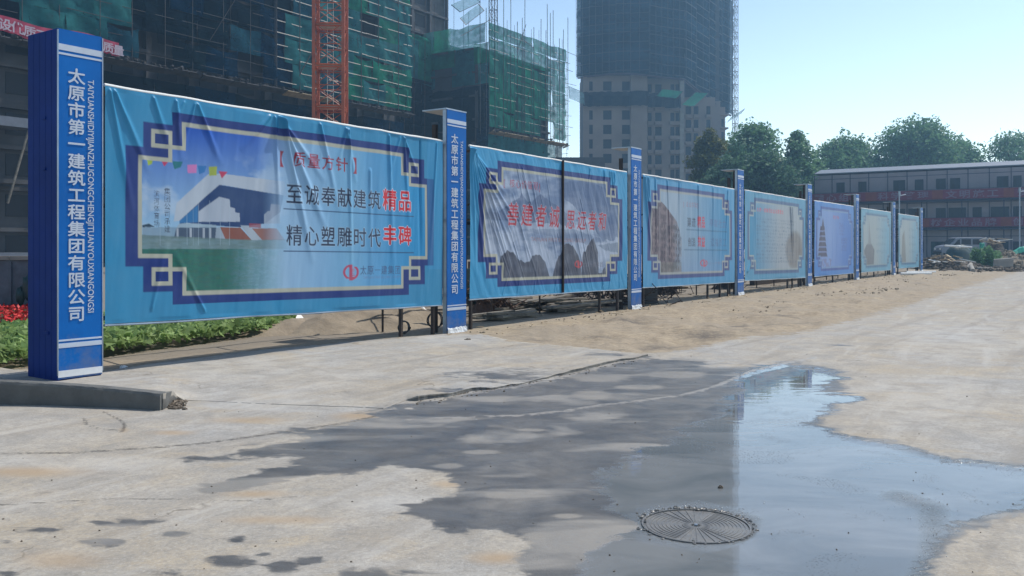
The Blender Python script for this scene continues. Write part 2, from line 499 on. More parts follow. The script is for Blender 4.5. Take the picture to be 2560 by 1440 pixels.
    damp_c = t.mix(t.mr(t.noise(1.7, 6, 0.65, t.pos((0.9, 1.4, 1)), 1.0), 0.36, 0.64), (0.070, 0.068, 0.065), (0.135, 0.129, 0.12))
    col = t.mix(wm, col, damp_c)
    drym = t.math('MULTIPLY', wm, t.mr(t.noise(1.15, 4, 0.5, t.pos((0.7, 1.5, 1)), 0.6), 0.53, 0.64, 0.0, 0.8))
    col = t.mix(drym, col, (0.29, 0.265, 0.23))
    col = t.mix(t.math('MULTIPLY', wm, t.mr(t.math('ADD', t.attr('dry'), t.mr(t.noise(3.2, 6, 0.7, P), 0.3, 0.7, -0.25, 0.25)), 0.25, 0.75, 0.0, 0.8, True)), col, (0.26, 0.235, 0.20))
    # standing water
    wa = t.math('ADD', t.attr('water'), t.math('MULTIPLY', wn_, 0.75))
    wa = t.math('ADD', wa, t.mr(t.noise(11, 5, 0.7, P), 0.3, 0.7, -0.2, 0.2))
    am = t.mr(wa, -0.16, 0.20, 0, 1, True)
    col = t.mix(am, col, t.mix(t.mr(t.noise(1.4, 5, 0.6, t.pos((0.7, 1.3, 1)), 0.7), 0.36, 0.62), (0.125, 0.135, 0.14), (0.20, 0.205, 0.205)))
    lip = t.attr('lip')
    lm = t.mr(t.math('SUBTRACT', lip, t.mr(t.noise(9, 4, 0.7, P), 0.25, 0.75, 0.0, 0.9)), 0.05, 0.35)
    col = t.mix(t.math('MULTIPLY', lm, 0.85), col, (0.33, 0.30, 0.26))
    t.base(col)
    r = t.mr(mid, 0.3, 0.7, 0.82, 0.95)
    rm = t.n('ShaderNodeMix', data_type='FLOAT'); t.l(wm, rm.inputs[0]); t.l(r, rm.inputs[2])
    t.l(t.mr(mid, 0.35, 0.65, 0.28, 0.55), rm.inputs[3])
    rm2 = t.n('ShaderNodeMix', data_type='FLOAT'); t.l(am, rm2.inputs[0]); t.l(rm.outputs[0], rm2.inputs[2]); rm2.inputs[3].default_value = 0.025
    rm3 = t.n('ShaderNodeMix', data_type='FLOAT'); t.l(lm, rm3.inputs[0]); t.l(rm2.outputs[0], rm3.inputs[2]); rm3.inputs[3].default_value = 0.35
    t.set(Roughness=rm3.outputs[0])
    sp = t.n('ShaderNodeMix', data_type='FLOAT'); t.l(wm, sp.inputs[0]); sp.inputs[2].default_value = 0.25; sp.inputs[3].default_value = 0.6
    t.set(Specular_IOR_Level=sp.outputs[0])
    # relief: rough dirt and concrete, calm water with a little grit standing out
    h = t.math('ADD', t.math('MULTIPLY', fine, 0.6), t.math('MULTIPLY', grit, 0.4))
    h = t.math('ADD', h, t.math('MULTIPLY', t.math('MULTIPLY', t.noise(7, 6, 0.75, P), dm), 3.0))
    amp = t.mr(am, 0, 1, 1.0, 0.0)
    grain = t.math('MULTIPLY', t.mr(t.noise(75, 2, 0.5, P), 0.60, 0.74), t.mr(t.noise(1.9, 3, 0.6, P, 1.0), 0.54, 0.66))
    h2 = t.math('ADD', t.math('MULTIPLY', h, amp), t.math('MULTIPLY', grain, 0.5))
    h2 = t.math('ADD', h2, t.math('MULTIPLY', t.noise(3.0, 2, 0.5, t.pos((0.6, 1.6, 1))), 0.25))
    h2 = t.math('ADD', h2, t.math('MULTIPLY', t.math('MULTIPLY', t.attr('grit'), t.noise(45, 4, 0.8, P)), 0.7))
    t.bump(h2, 0.55, 0.009)
    return t.m

M['ground'] = ground_material()

WATER = [(1855, 932), (1950, 908), (2090, 930), (2100, 950), (2050, 968), (2110, 990), (2140, 1000), (2090, 1022), (2035, 1045), (2070, 1078), (2140, 1098), (2250, 1112), (2330, 1136), (2450, 1157), (2560, 1166), (2640, 1200), (2580, 1255), (2470, 1290), (2390, 1320), (2345, 1350), (2330, 1400), (2310, 1460), (2300, 1700), (1470, 1700), (1450, 1440), (1480, 1380), (1570, 1330), (1530, 1270), (1490, 1200), (1570, 1140), (1690, 1090), (1790, 1045), (1835, 985)]
WET = [(900, 1050), (960, 1030), (1040, 1004), (1200, 976), (1330, 955), (1450, 930), (1540, 908), (1600, 894), (1690, 897), (1790, 915), (1900, 917), (1990, 905), (2110, 925), (2120, 985), (2150, 1000), (2060, 1045), (2090, 1078), (2260, 1108), (2340, 1132), (2460, 1153), (2580, 1160), (2680, 1200), (2620, 1270), (2480, 1310), (2390, 1335), (2350, 1400), (2330, 1460), (2320, 1700), (1310, 1700), (1290, 1440), (1315, 1390), (1300, 1345), (1235, 1320), (1190, 1318), (1150, 1338), (1085, 1335), (1072, 1302), (1005, 1284), (1020, 1268), (1095, 1246), (1150, 1206), (1120, 1180), (1040, 1172), (960, 1168), (850, 1182), (745, 1190), (690, 1208), (600, 1222), (520, 1226), (560, 1200), (680, 1170), (790, 1140), (720, 1132), (560, 1150), (470, 1150), (600, 1120), (780, 1092), (700, 1082)]
BLOBS = [(290, 1358, 62, 13), (572, 1406, 50, 16), (705, 1421, 36, 15), (775, 1402, 32, 8), (110, 1325, 80, 10), (330, 1308, 90, 8), (425, 1334, 30, 7), (445, 1438, 60, 14), (15, 1352, 30, 8), (20, 1438, 40, 10), (590, 1350, 30, 8), (960, 1436, 110, 14), (1600, 895, 60, 7), (660, 1385, 22, 5), (2105, 862, 40, 3), (2090, 1000, 60, 8), (1490, 893, 40, 4)]
LIP = [(1020, 1050), (1180, 1044), (1300, 1040), (1400, 1030), (1500, 1015), (1600, 1003), (1700, 990), (1780, 970), (1830, 950), (1880, 928), (1960, 910), (2040, 895)]
LIP2 = [(1060, 1004), (1200, 982), (1330, 962), (1430, 938), (1540, 908), (1600, 896)]
LIP3 = [(2075, 1080), (2150, 1102), (2260, 1116), (2330, 1138), (2450, 1160), (2560, 1172)]
CRACK = [(-400, 1170), (0, 1135), (200, 1131), (400, 1118), (520, 1107), (700, 1082), (860, 1058), (960, 1036)]
CRACK2 = [(255, 1028), (300, 1050), (312, 1062), (305, 1080), (285, 1075), (250, 1072), (215, 1060), (210, 1045)]
CRACK3 = [(1950, 1230), (2100, 1243), (2260, 1258), (2330, 1268)]
CRACK4 = [(1890, 1322), (1975, 1332), (1940, 1360), (2090, 1345), (2320, 1372)]
CRACK5 = [(-300, 1290), (0, 1262), (300, 1246), (620, 1252), (760, 1240)]
DIRT = [(1195, 838), (1290, 857), (1400, 866), (1500, 876), (1610, 884), (1700, 878), (1790, 860), (1880, 840), (1960, 838), (2040, 822), (2140, 800), (2230, 775), (2330, 745), (2400, 722), (2480, 700), (2575, 672), (2640, 655), (2900, 640), (3400, 632), (3400, 618.5), (-3000, 618.5), (-3000, 800), (-900, 870), (-200, 905), (75, 925), (262, 930), (400, 916), (620, 880), (900, 856), (1120, 839)]
DRY = [(1480, 988, 80, 17), (1500, 945, 110, 16), (1690, 937, 130, 14), (1600, 968, 90, 10), (1860, 935, 60, 9), (1665, 1160, 50, 14), (1790, 1188, 62, 13), (1245, 1238, 60, 12), (1345, 1340, 60, 14), (1120, 1165, 60, 9), (1330, 1075, 60, 6), (1420, 1290, 60, 10), (1200, 1130, 70, 8)]
STAIN = [(430, 1082, 75, 8), (900, 1040, 90, 14), (620, 1050, 130, 10), (150, 1400, 140, 30), (1120, 1210, 60, 12), (60, 1180, 220, 18), (640, 1235, 110, 12), (1480, 988, 60, 12), (1240, 1395, 90, 22), (700, 1300, 200, 14), (310, 1075, 14, 10)]
PALE = [(200, 1160, 420, 30), (620, 1000, 300, 30), (1120, 850, 120, 16), (700, 930, 400, 40), (900, 1250, 300, 28), (2300, 1000, 260, 80), (2380, 850, 200, 60)]

def ell(x, y, lst):
    r = np.full(x.shape, -9.0)
    for cx, cy, a, b in lst:
        r = np.maximum(r, 1 - np.sqrt(((x - cx) / a) ** 2 + ((y - cy) / b) ** 2))
    return r

def ground_attrs(X, Y):
    """surface masks by place: signed distance (positive inside) to the outlines of wet, water and dirt areas"""
    Yc = np.maximum(Y, 1.5)
    x = 1280 + F * X / Yc; y = HOR + F * EYE / Yc
    k = 3.0
    def sd(poly, unit):
        p = [(a, b * k) for a, b in poly]
        d = pdist(x, y * k, p)
        s = np.where(inpoly(x, y * k, p), d, -d)
        return np.clip(s / unit, -3, 3)
    def ln(poly, w, kk=3.0):
        p = [(a, b * kk) for a, b in poly]
        return np.clip(1 - pdist(x, y * kk, p, False) / w, 0, 1)
    A = {}
    A['wet'] = np.maximum(sd(WET, 60), np.clip(ell(x, y, BLOBS) * 0.55 - 0.12, -3, 0.35))
    A['water'] = sd(WATER, 90)
    A['dirt'] = sd(DIRT, 34)
    A['crack'] = np.maximum.reduce([ln(CRACK, 24), ln(CRACK2, 22) * 0.95, ln(CRACK3, 22) * 0.95, ln(CRACK4, 22), ln(CRACK5, 22) * 0.9])
    A['lip'] = np.maximum.reduce([ln(LIP, 17), ln(LIP2, 16) * 0.9, ln(LIP3, 12) * 0.8])
    A['stain'] = np.clip(ell(x, y, STAIN) * 1.3, 0, 1) * (0.5 + 0.5 * fbm(X * 3, Y * 3, 3, 5))
    A['rut'] = np.clip(np.maximum(ell(x, y, [(1770, 838, 90, 12), (1650, 864, 70, 7), (1500, 842, 60, 5), (1840, 812, 60, 6), (1345, 850, 40, 5), (1960, 790, 70, 5), (1560, 806, 80, 6)]) * 1.5, 0), 0, 1)
    A['dry'] = np.clip(ell(x, y, DRY) * 1.4, 0, 1)
    A['pale'] = np.clip(ell(x, y, PALE) * 2.0, 0, 1)
    perp = (X + 1.0) * NV.x + (Y - 15.9) * NV.y
    A['site'] = np.clip(-(perp + 0.2) / 1.5, 0, 1) * (Y > 12)
    g = np.maximum(ln([(1600, 1290), (1620, 1350), (1760, 1370), (1860, 1335), (1880, 1300), (1740, 1262), (1620, 1275)], 45), ln([(2240, 1240), (2330, 1270), (2340, 1330), (2320, 1400), (2290, 1450)], 60))
    A['grit'] = np.maximum(g, ln([(2100, 1080), (2330, 1140), (2560, 1175)], 30) * 0.7)
    return A, x, y

# manhole position
MH = G(1740, 1312)
def ground_z(X, Y):
    """gentle unevenness; the soil strip by the fence is lumpy"""
    A, x, y = ground_attrs(X, Y)
    perp = (X + 1.0) * NV.x + (Y - 15.9) * NV.y
    lump = (fbm(X * 0.9, Y * 0.9, 4, 3) - 0.5) * 0.20 + (fbm(X * 4, Y * 4, 4, 9) - 0.5) * 0.12
    dm = np.clip(A['dirt'] * 0.8, 0, 1)
    z = lump * dm
    # low heap between the pad and the fence, soil bank behind the first hoarding
    z = z * np.clip((perp + 0.1) / 1.2, 0.12, 1)
    z = z + 0.04 * np.exp(-((perp - 1.4) / 0.7) ** 2) * dm * (Y > 15)
    z = z + 0.012 * A['lip'] * np.clip(A['lip'] * 3, 0, 1)
    z = z - 0.016 * np.exp(-(((X - MH.x) ** 2 + (Y - MH.y) ** 2) / 0.302 ** 2) ** 9)
    return z, A

nu, nq = 640, 340
uu = np.linspace(-1.25, 1.20, nu)
qq = np.concatenate([np.linspace(1 / 2.4, 1 / 20.0, 262), np.linspace(1 / 20.0, 1 / 170.0, nq - 262 + 1)[1:]])
Ug, Qg = np.meshgrid(uu, qq)
Yg = 1 / Qg; Xg = Ug * Yg
Zg, GA = ground_z(Xg, Yg)
idx = np.arange(nu * nq).reshape(nq, nu)
quads = np.stack([idx[:-1, :-1], idx[:-1, 1:], idx[1:, 1:], idx[1:, :-1]], -1).reshape(-1, 4)
Vg = np.stack([Xg, Yg, Zg], -1).reshape(-1, 3)
gf = {k: v.ravel() for k, v in GA.items()}
wat = gf['water'][quads].mean(1) > 0.0
drt = (gf['dirt'][quads].mean(1) > 0.0) & ~wat

def sub_mesh(name, sel):
    q = quads[sel]
    used, inv = np.unique(q, return_inverse=True)
    ob = np_mesh(name, Vg[used], inv.reshape(-1, 4), M['ground'], attrs={k: v[used] for k, v in gf.items()})
    tag(ob, kind='structure')
    return ob
sub_mesh('puddle', wat)
sub_mesh('dirt_ground', drt)
sub_mesh('concrete_yard', ~(wat | drt))

# plain ground that carries on to the horizon
gm = mat('far_ground', (0.24, 0.21, 0.17), 0.95, var=0.3, scale=0.1)
b = MB(); b.add([(-1500, -60, -0.25), (1500, -60, -0.25), (1500, 2500, -0.25), (-1500, 2500, -0.25)], [(0, 1, 2, 3)])
tag(b.build('ground', gm, loc=(0, 0, -0.25), recalc=False), kind='structure')
b = MB(); b.add([(-5, -30, -0.02), (60, -30, -0.02), (60, 2.6, -0.02), (-60, 2.6, -0.02), (-60, -30, -0.02)], [(0, 1, 2, 3, 4)])
o = b.build('road', M['concrete'], loc=(0, 0, -0.02), recalc=False); tag(o, kind='structure')

# raised concrete apron with the broken kerb at its left end
FR = [(-900, 1060, .24), (-400, 1030, .24), (-120, 1014, .235), (0, 1010, .22), (120, 1012, .205), (250, 1017, .185), (340, 1021, .165), (408, 1025, .15), (424, 1016, .13), (434, 1008, .11), (442, 1004, .05), (462, 1002, -.004), (520, 1003, -.006), (700, 1012, -.006), (880, 1018, -.006), (960, 1022, -.006), (1015, 1001, -.004), (1030, 1003, .025), (1044, 1003, .045), (1120, 992, .038), (1200, 976, .028), (1240, 972, .012), (1300, 962, .006), (1370, 948, .012), (1450, 928, .036), (1540, 907, .032), (1620, 890, .02)]
BK = [(-900, 950, .07), (-400, 940, .07), (0, 932, .06), (150, 950, .045), (262, 938, .045), (420, 912, .04), (620, 884, .03), (900, 856, .03), (1120, 838, .02), (1190, 836, .015), (1300, 856, .01), (1500, 877, .01), (1620, 889, .01)]
def curve(t, P):
    xs = np.array([p[0] for p in P], float)
    return np.interp(t, xs, [p[1] for p in P]), np.interp(t, xs, [p[2] for p in P])
xs_f = np.unique(np.concatenate([np.arange(-900, 1620, 5.0), [p[0] for p in FR], [1620]]))
fy, fz = curve(xs_f, FR)
jag = (fbm(xs_f * 0.022, xs_f * 0, 5, 4) - 0.5) * np.interp(xs_f, [400, 420, 450, 1010, 1050, 1600], [3, 14, 2, 0, 9, 8])
by, bz = curve(np.clip(xs_f, -900, 1620), BK)
nt_ = 40
T = np.linspace(0, 1, nt_) ** 1.3
rows = []
Yf = F * EYE / (fy + jag - HOR)
Xf = (xs_f - 1280) / F * Yf
Yb = F * EYE / (by - HOR); Xb = (xs_f - 1280) / F * Yb
def smo(v): return np.convolve(np.pad(v, 20, mode='edge'), np.ones(41) / 41, 'valid')
Xfs = smo(Xf); Yfs = smo(Yf)
fzs = np.convolve(np.pad(fz, 12, mode='edge'), np.ones(25) / 25, 'valid')
for j, t_ in enumerate(T):
    g_ = min(1.0, t_ / 0.15); Xq = Xf * (1 - g_) + Xfs * g_; Yq = Yf * (1 - g_) + Yfs * g_
    XX = Xq + (Xb - Xq) * t_; YY = Yq + (Yb - Yq) * t_
    w0 = max(0.0, 1 - t_ / 0.06)
    z = (fz * w0 + fzs * (1 - w0)) * (1 - t_) ** 2.2 + bz * t_
    z = z + (fbm(XX * 1.5, YY * 1.5, 3, 8) - 0.5) * 0.02 * min(1, t_ * 6) + 0.006
    rows.append(np.stack([XX, YY, z], -1))
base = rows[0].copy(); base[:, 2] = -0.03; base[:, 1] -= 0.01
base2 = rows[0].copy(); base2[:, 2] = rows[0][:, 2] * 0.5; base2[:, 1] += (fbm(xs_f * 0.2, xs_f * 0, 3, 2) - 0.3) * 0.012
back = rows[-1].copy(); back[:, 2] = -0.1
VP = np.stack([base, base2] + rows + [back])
nr, nc = VP.shape[:2]
AA, _, _ = ground_attrs(VP[..., 0], VP[..., 1])
AA['wet'] = np.full((nr, nc), -3.0); AA['water'] = np.full((nr, nc), -3.0); AA['lip'] = AA['lip'] * 0
AA['crack'] = AA['crack'] * 0
edge_dark = ell(1280 + F * VP[..., 0] / VP[..., 1], HOR + F * EYE / VP[..., 1], [(1260, 945, 150, 16), (1510, 889, 60, 5), (1150, 985, 90, 7)])  # darker ovals near the apron's front edge
AA['wet'] = np.clip(edge_dark * 0.8 - 0.25, -3, 0.3)
AA['wet'][:2, :] = 1.5; AA['pale'][:2, :] = 0  # step face: its shade is painted in through the wet mask
ix = np.arange(nr * nc).reshape(nr, nc)
pq = np.stack([ix[:-1, :-1], ix[:-1, 1:], ix[1:, 1:], ix[1:, :-1]], -1).reshape(-1, 4)
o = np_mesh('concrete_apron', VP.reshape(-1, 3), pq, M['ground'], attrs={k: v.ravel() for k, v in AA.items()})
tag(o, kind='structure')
sm = np.ones(len(pq), bool); sm[: 2 * (nc - 1)] = False
o.data.polygons.foreach_set('use_smooth', sm)

# kerb face: stones, front shade put into their colour, along the apron's left front edge
kx = [x for x in np.arange(-900, 416, 5.0)]
def kpt(x, off, top):
    y, z = curve(np.array([x]), FR); p = G(x, float(y[0])); return Vector((p.x, p.y - off, float(z[0]) if top else -0.05))
kb = thing('kerb', 'shade-darkened broken concrete kerb along the front of the raised apron, lower left', 'kerb', tuple(G(200, 1016)))
edges_ = [-900, -420, 418]
for xa, xb_ in zip(edges_[:-1], edges_[1:]):
    n = 60; xs2 = np.linspace(xa + 1.2, xb_ - (0 if xb_ == 418 else 1.2), n); vs = []
    for x in xs2:
        w = rnd.uniform(-.003, .003)
        for (o_, tp, dz) in ((0.035 + w, False, 0), (0.035 + w, True, -0.018), (0.022 + w, True, 0.004 + rnd.uniform(-.004, .004)), (-0.12, True, 0.003)):
            p = kpt(x, o_, tp); p.z += dz; vs.append(tuple(p))
    fs = [(i * 4 + j, (i + 1) * 4 + j, (i + 1) * 4 + j + 1, i * 4 + j + 1) for i in range(n - 1) for j in range(3)] + [((n - 1) * 4, (n - 1) * 4 + 1, (n - 1) * 4 + 2, (n - 1) * 4 + 3), (3, 2, 1, 0)]
    b = MB(); b.add(vs, fs); b.build('kerb_stone', M['kerb'], kb)

# broken lumps at the kerb's end and along the apron's chipped edge, pebbles about the yard
def pebbles(name, spots, m, kind='stuff'):
    b = MB()
    for (x, y, z, r) in spots:
        b.blob((x, y, z), r, r * rnd.uniform(0.6, 1), r * rnd.uniform(0.4, 0.9), rnd.random(), 6, 3, 0.3, False)
    o = b.build(name, m, recalc=False)
    tag(o, kind=kind); return o
sp = []
for k in range(150):
    x = rnd.gauss(440, 9); y = rnd.uniform(1000, 1024)
    p = G(x, y); sp.append((p.x, p.y, 0.006, rnd.uniform(0.006, 0.034)))
for k in range(240):
    t_ = rnd.random()
    x = 1040 + 580 * t_; y = np.interp(x, [p[0] for p in FR], [p[1] for p in FR]) + rnd.gauss(2, 4)
    p = G(x, y); sp.append((p.x, p.y, 0.004, rnd.uniform(0.004, 0.016)))
for k in range(110):
    x = rnd.uniform(-100, 2600); y = 640 + 800 * rnd.random() ** 0.6
    p = G(x, y); sp.append((p.x, p.y, 0.002, rnd.uniform(0.002, 0.006) * (1 + p.y / 25)))
pebbles('gravel_crumbs', sp, M['rubble'])
sp = []
for k in range(1500):
    s_ = rnd.uniform(0, 50); q_ = rnd.uniform(0.1, 3.4) * (1 if s_ > 4 else 0.5)
    p = Vector((-1.0, 15.9, 0)) + DV * s_ + NV * q_
    if float(fbm(np.array(p.x * 0.9), np.array(p.y * 0.9), 3, 41)) < 0.54: continue
    sp.append((p.x, p.y, 0.01, rnd.uniform(0.008, 0.02) * (1.0 + 1.6 * rnd.random() ** 6) * (0.7 + p.y / 40)))
pebbles('soil_clods', sp, M['soil'])
lit = MB()
for k in range(200):
    s_ = rnd.uniform(0.5, 44); q_ = rnd.uniform(-1.2, 0.7)
    p = Vector((-1.0, 15.9, 0.03)) + DV * s_ + NV * q_; a = rnd.uniform(0, 3.1); l_ = rnd.uniform(.03, .12)
    lit.obox((p.x, p.y, .03 + rnd.uniform(0, .03)), (math.cos(a) * l_, math.sin(a) * l_, rnd.uniform(-.02, .02)), (-math.sin(a) * .012, math.cos(a) * .012, 0), (0, 0, .006))
tag(lit.build('wood_litter', M['wood'], loc=(0, 0, 0)), kind='stuff')
wg = mat('glint_beads', (0.7, 0.7, 0.7), 0.16, var=0.3); sp = []  # pale glossy beads added as the sun's sparkles on the wet edges
def along(P_, n, sd):
    for k in range(n):
        i = rnd.randrange(len(P_) - 1); f = rnd.random()
        x = P_[i][0] + (P_[i + 1][0] - P_[i][0]) * f + rnd.gauss(0, sd * 2); y = P_[i][1] + (P_[i + 1][1] - P_[i][1]) * f + rnd.gauss(0, sd)
        p = G(x, y); sp.append((p.x, p.y, 0.003, rnd.uniform(0.0015, 0.003) * (0.6 + p.y / 12)))
along(LIP, 60, 3); along(LIP2[2:], 40, 3); along([(2240, 1240), (2330, 1270), (2340, 1330), (2320, 1400), (2290, 1450)], 70, 14); along([(1600, 1290), (1640, 1272), (1740, 1262), (1820, 1270), (1880, 1300)], 50, 3); along([(1780, 1300), (1850, 1290), (1860, 1330), (1780, 1345)], 12, 10); along([(2100, 1080), (2330, 1140), (2500, 1170)], 60, 7); along([(1900, 1260), (2000, 1290), (2100, 1240), (2450, 1240)], 8, 16)
b = MB()
for (x, y, z, r) in sp: b.blob((x, y, z), r, r, r, 1, 8, 5, 0.0, False)
o = b.build('glint_beads', wg, smooth=True); tag(o, kind='stuff')


def mud_iron():
    t = NT('muddy_cast_iron'); P = t.pos()
    m_ = t.mr(t.noise(7, 5, 0.7, P, 0.5), 0.40, 0.58)
    t.base(t.mix(m_, (0.145, 0.145, 0.145), (0.185, 0.178, 0.166)))
    t.set(Roughness=t.mr(t.noise(12, 4, 0.6, P), 0.3, 0.7, 0.18, 0.5)); t.bump(t.noise(70, 4, 0.7, P), 0.4, 0.004)
    return t.m
M['iron'] = mud_iron()
# manhole cover: rim, disc, concentric rings and radial ribs
mh = thing('manhole_cover', 'round wet cast iron manhole cover with rings and radial ribs in the puddle', 'manhole cover', (MH.x, MH.y, 0))
def arcs(b, r0, r1, z1, c0, n=40):
    vs = []
    for i in range(n + 1):
        a = c0 + (-0.95 + 1.9 * i / n)
        for (r, z) in ((r0, -.01), (r0, z1), (r1, z1), (r1, -.01)): vs.append((MH.x + r * math.cos(a), MH.y + r * math.sin(a), z))
    b.add(vs, [(i * 4 + j, i * 4 + j + 1, i * 4 + 5 + j, i * 4 + 4 + j) for i in range(n) for j in range(3)])
def ring(b, r0, r1, z0, z1, n=64):
    vs = []
    for (r, z) in ((r0, z0), (r0, z1), (r1, z1), (r1, z0)):
        for i in range(n):
            a = 2 * math.pi * i / n; vs.append((MH.x + r * math.cos(a), MH.y + r * math.sin(a), z))
    b.add(vs, [(j * n + i, j * n + (i + 1) % n, ((j + 1) % 4) * n + (i + 1) % n, ((j + 1) % 4) * n + i) for j in range(4) for i in range(n)])
b = MB(); ring(b, 0.325, 0.338, -0.03, 0.0015); b.build('rim', M['iron'], mh, smooth=False)
b = MB(); b.tube((MH.x, MH.y, -0.04), (MH.x, MH.y, -0.005), 0.322, 64); b.build('disc', M['iron'], mh)
for r in (0.075, 0.10, 0.125, 0.15, 0.175, 0.20, 0.225, 0.25, 0.275, 0.30):
    b = MB(); arcs(b, r, r + 0.010, -0.0026, math.pi); b.build('ring', M['iron'], mh)
    b = MB(); arcs(b, r, r + 0.010, -0.0026, 0.0); b.build('ring', M['iron'], mh)
b = MB()
for k in range(36):
    a = 2 * math.pi * k / 36
    if 3 <= k % 18 <= 14 or True:
        sector = math.cos(2 * a) < -0.25
        r1 = 0.315 if sector else 0.085
        c, s_ = math.cos(a), math.sin(a)
        b.obox((MH.x + c * (0.02 + r1) / 2, MH.y + s_ * (0.02 + r1) / 2, -0.0080), (c * (r1 - 0.02) / 2, s_ * (r1 - 0.02) / 2, 0), (-s_ * 0.0035, c * 0.0035, 0), (0, 0, 0.006))
b.build('radial_ribs', M['iron'], mh)
mh.scale = (0.89, 0.89, 1.0)
b = MB(); b.tube((MH.x, MH.y, -0.01), (MH.x, MH.y, 0.004), 0.012, 12); b.build('centre_boss', M['galv'], mh)
q_ = []
for k in range(150):
    a = rnd.gauss(1.2, 0.9) if rnd.random() < 0.75 else rnd.uniform(0, 6.28)
    r = rnd.gauss(0.314, 0.012); q_.append((MH.x + r * math.cos(a), MH.y + r * math.sin(a), 0.0, rnd.uniform(0.003, 0.013)))
pebbles('broken_edge', q_, M['iron'])
p = G(1800, 1220)
b = MB(); b.blob((p.x, p.y, 0), 0.02, 0.015, 0.015, 4, 8, 4, 0.3)
tag(b.build('stone', M['rubble']), 'small dark stone in the puddle beyond the manhole cover', 'stone')
# ------------------------------------------------------------------ lettering
_tc = {}
def glyph(ch, off=0.0):
    """triangles of one character (or latin string) as numpy arrays"""
    key = (ch, off)
    if key in _tc: return _tc[key]
    cu = bpy.data.curves.new('t', 'FONT'); cu.body = ch; cu.size = 1; cu.offset = off
    cu.resolution_u = 3
    ob = bpy.data.objects.new('t', cu); COL.objects.link(ob)
    dg = bpy.context.evaluated_depsgraph_get()
    me = bpy.data.meshes.new_from_object(ob.evaluated_get(dg))
    me.calc_loop_triangles()
    v = np.array([(p.co.x, p.co.y) for p in me.vertices]).reshape(-1, 2)
    t = np.array([tuple(q.vertices) for q in me.loop_triangles], int).reshape(-1, 3)
    bpy.data.objects.remove(ob); bpy.data.curves.remove(cu); bpy.data.meshes.remove(me)
    _tc[key] = (v, t)
    return v, t

def bold(ch, d):
    """heavier weight: the glyph stacked in hair-thin layers, each shifted a little"""
    v, t = glyph(ch)
    if d <= 0: return v, t, np.zeros(len(v))
    V, T, Lz = [], [], []
    for k, (dx, dy) in enumerate(((0, 0), (d, 0), (-d, 0), (0, d), (0, -d))):
        T.append(t + len(v) * k); V.append(v + np.array([dx, dy])); Lz.append(np.full(len(v), k * 0.0004))
    return np.concatenate(V), np.concatenate(T), np.concatenate(Lz)

# ------------------------------------------------------------------ sign posts
CL = 11.77
def face_line(x):
    Y = line_Y(x, CL)
    return Vector(((x - 1280) / F * Y, Y, 0))

COMPANY = "太原市第一建筑工程集团有限公司"
PINYIN = "TAIYUANSHIDIYIJIANZHUGONGCHENGJITUANYOUXIANGONGSI"

def post_print(P, W, H, parent, base_z=0.0, s0=0.105):
    """stripes and lettering laid on the front face that starts at P"""
    e = 0.004
    def strip(name, z0, z1, m, a=0.0, c=None):
        b = MB(); b.fbox(P, DV, NV, a + 0.002, (W if c is None else c) - 0.002, 0.0005, e, z0, z1)
        b.build(name, m, parent)
    for z0, z1 in ((H - 0.165, H - 0.235), (H - 0.262, H - 0.285), (0.485, 0.505), (0.41, 0.462)):
        strip('stripe', min(z0, z1), max(z0, z1), M['print_white'])
    vs, fs = [], []
    w, h, pitch, top = 0.212, 0.168, 0.1935, H - 0.42
    for i, ch in enumerate(COMPANY):
        v, t, lz = bold(ch, 0.020)
        o = len(vs)
        for (x, y), q_ in zip(v, lz):
            p = P + DV * (s0 + x * w) + NV * (0.006 + q_)
            vs.append((p.x, p.y, top - i * pitch - h + (y + 0.08) / 0.92 * h))
        fs += [tuple(int(q) + o for q in tt) for tt in t]
    b = MB(); b.add(vs, fs); b.build('lettering', M['print_white'], parent, recalc=False)['kind'] = 'stuff'
    vs, fs = [], []
    v, t, lz = bold(PINYIN, 0.014)
    x0, x1 = v[:, 0].min(), v[:, 0].max()
    ztop, zbot = H - 0.52, 0.79
    lh = 0.075
    for (x, y), q_ in zip(v, lz):
        f = (x - x0) / (x1 - x0)
        p = P + DV * (W - 0.175 + (y / 0.73) * lh) + NV * (0.006 + q_)
        vs.append((p.x, p.y, ztop - f * (ztop - zbot)))
    fs = [tuple(int(q) for q in tt) for tt in t]
    b = MB(); b.add(vs, fs); b.build('small_lettering', M['print_white'], parent, recalc=False)['kind'] = 'stuff'

# first, big box post
A1 = face_line(145); B1 = face_line(255)
W1 = (B1 - A1).length; H1 = 4.0; D1 = 0.64
post = thing('sign_post', 'big blue box post with white characters, standing at the left end of the row', 'sign post', (A1.x, A1.y, 0.06), 'blue sign posts along the hoarding')
b = MB()
b.fbox(A1, DV, NV, 0.012, W1 - 0.004, -D1 + 0.01, -0.014, 0.02, H1 - 0.01)
b.build('core', M['post_blue'], post)
# ribbed sheet on the left side: planks with grooves
n_pl = 5
for k in range(n_pl):
    n0 = -D1 + k * D1 / n_pl; n1 = n0 + D1 / n_pl
    b = MB(); b.fbox(A1, DV, NV, -0.005, 0.014, n0 + 0.003, n1 - 0.003, 0.02, H1)
    b.build('side_sheet', M['post_blue'], post)
b = MB(); b.fbox(A1, DV, NV, 0.0, W1, -0.012, 0.0, 0.06, H1 - 0.01)
b.build('front_face', M['face_blue'], post)
b = MB(); b.fbox(A1, DV, NV, 0.0, W1, -D1, -0.004, H1 - 0.012, H1 + 0.004)
b.build('cap', M['face_blue'], post)
b = MB(); b.fbox(A1, DV, NV, W1, W1 + 0.012, -0.05, 0.006, 0.1, H1 - 0.01); b.fbox(A1, DV, NV, -0.006, 0.004, -0.01, 0.006, 0.1, H1 - 0.01)
b.build('edge_trim', M['galv'], post)
b = MB(); b.fbox(A1, DV, NV, 0.0, W1, 0.001, 0.008, 0.08, 0.155)
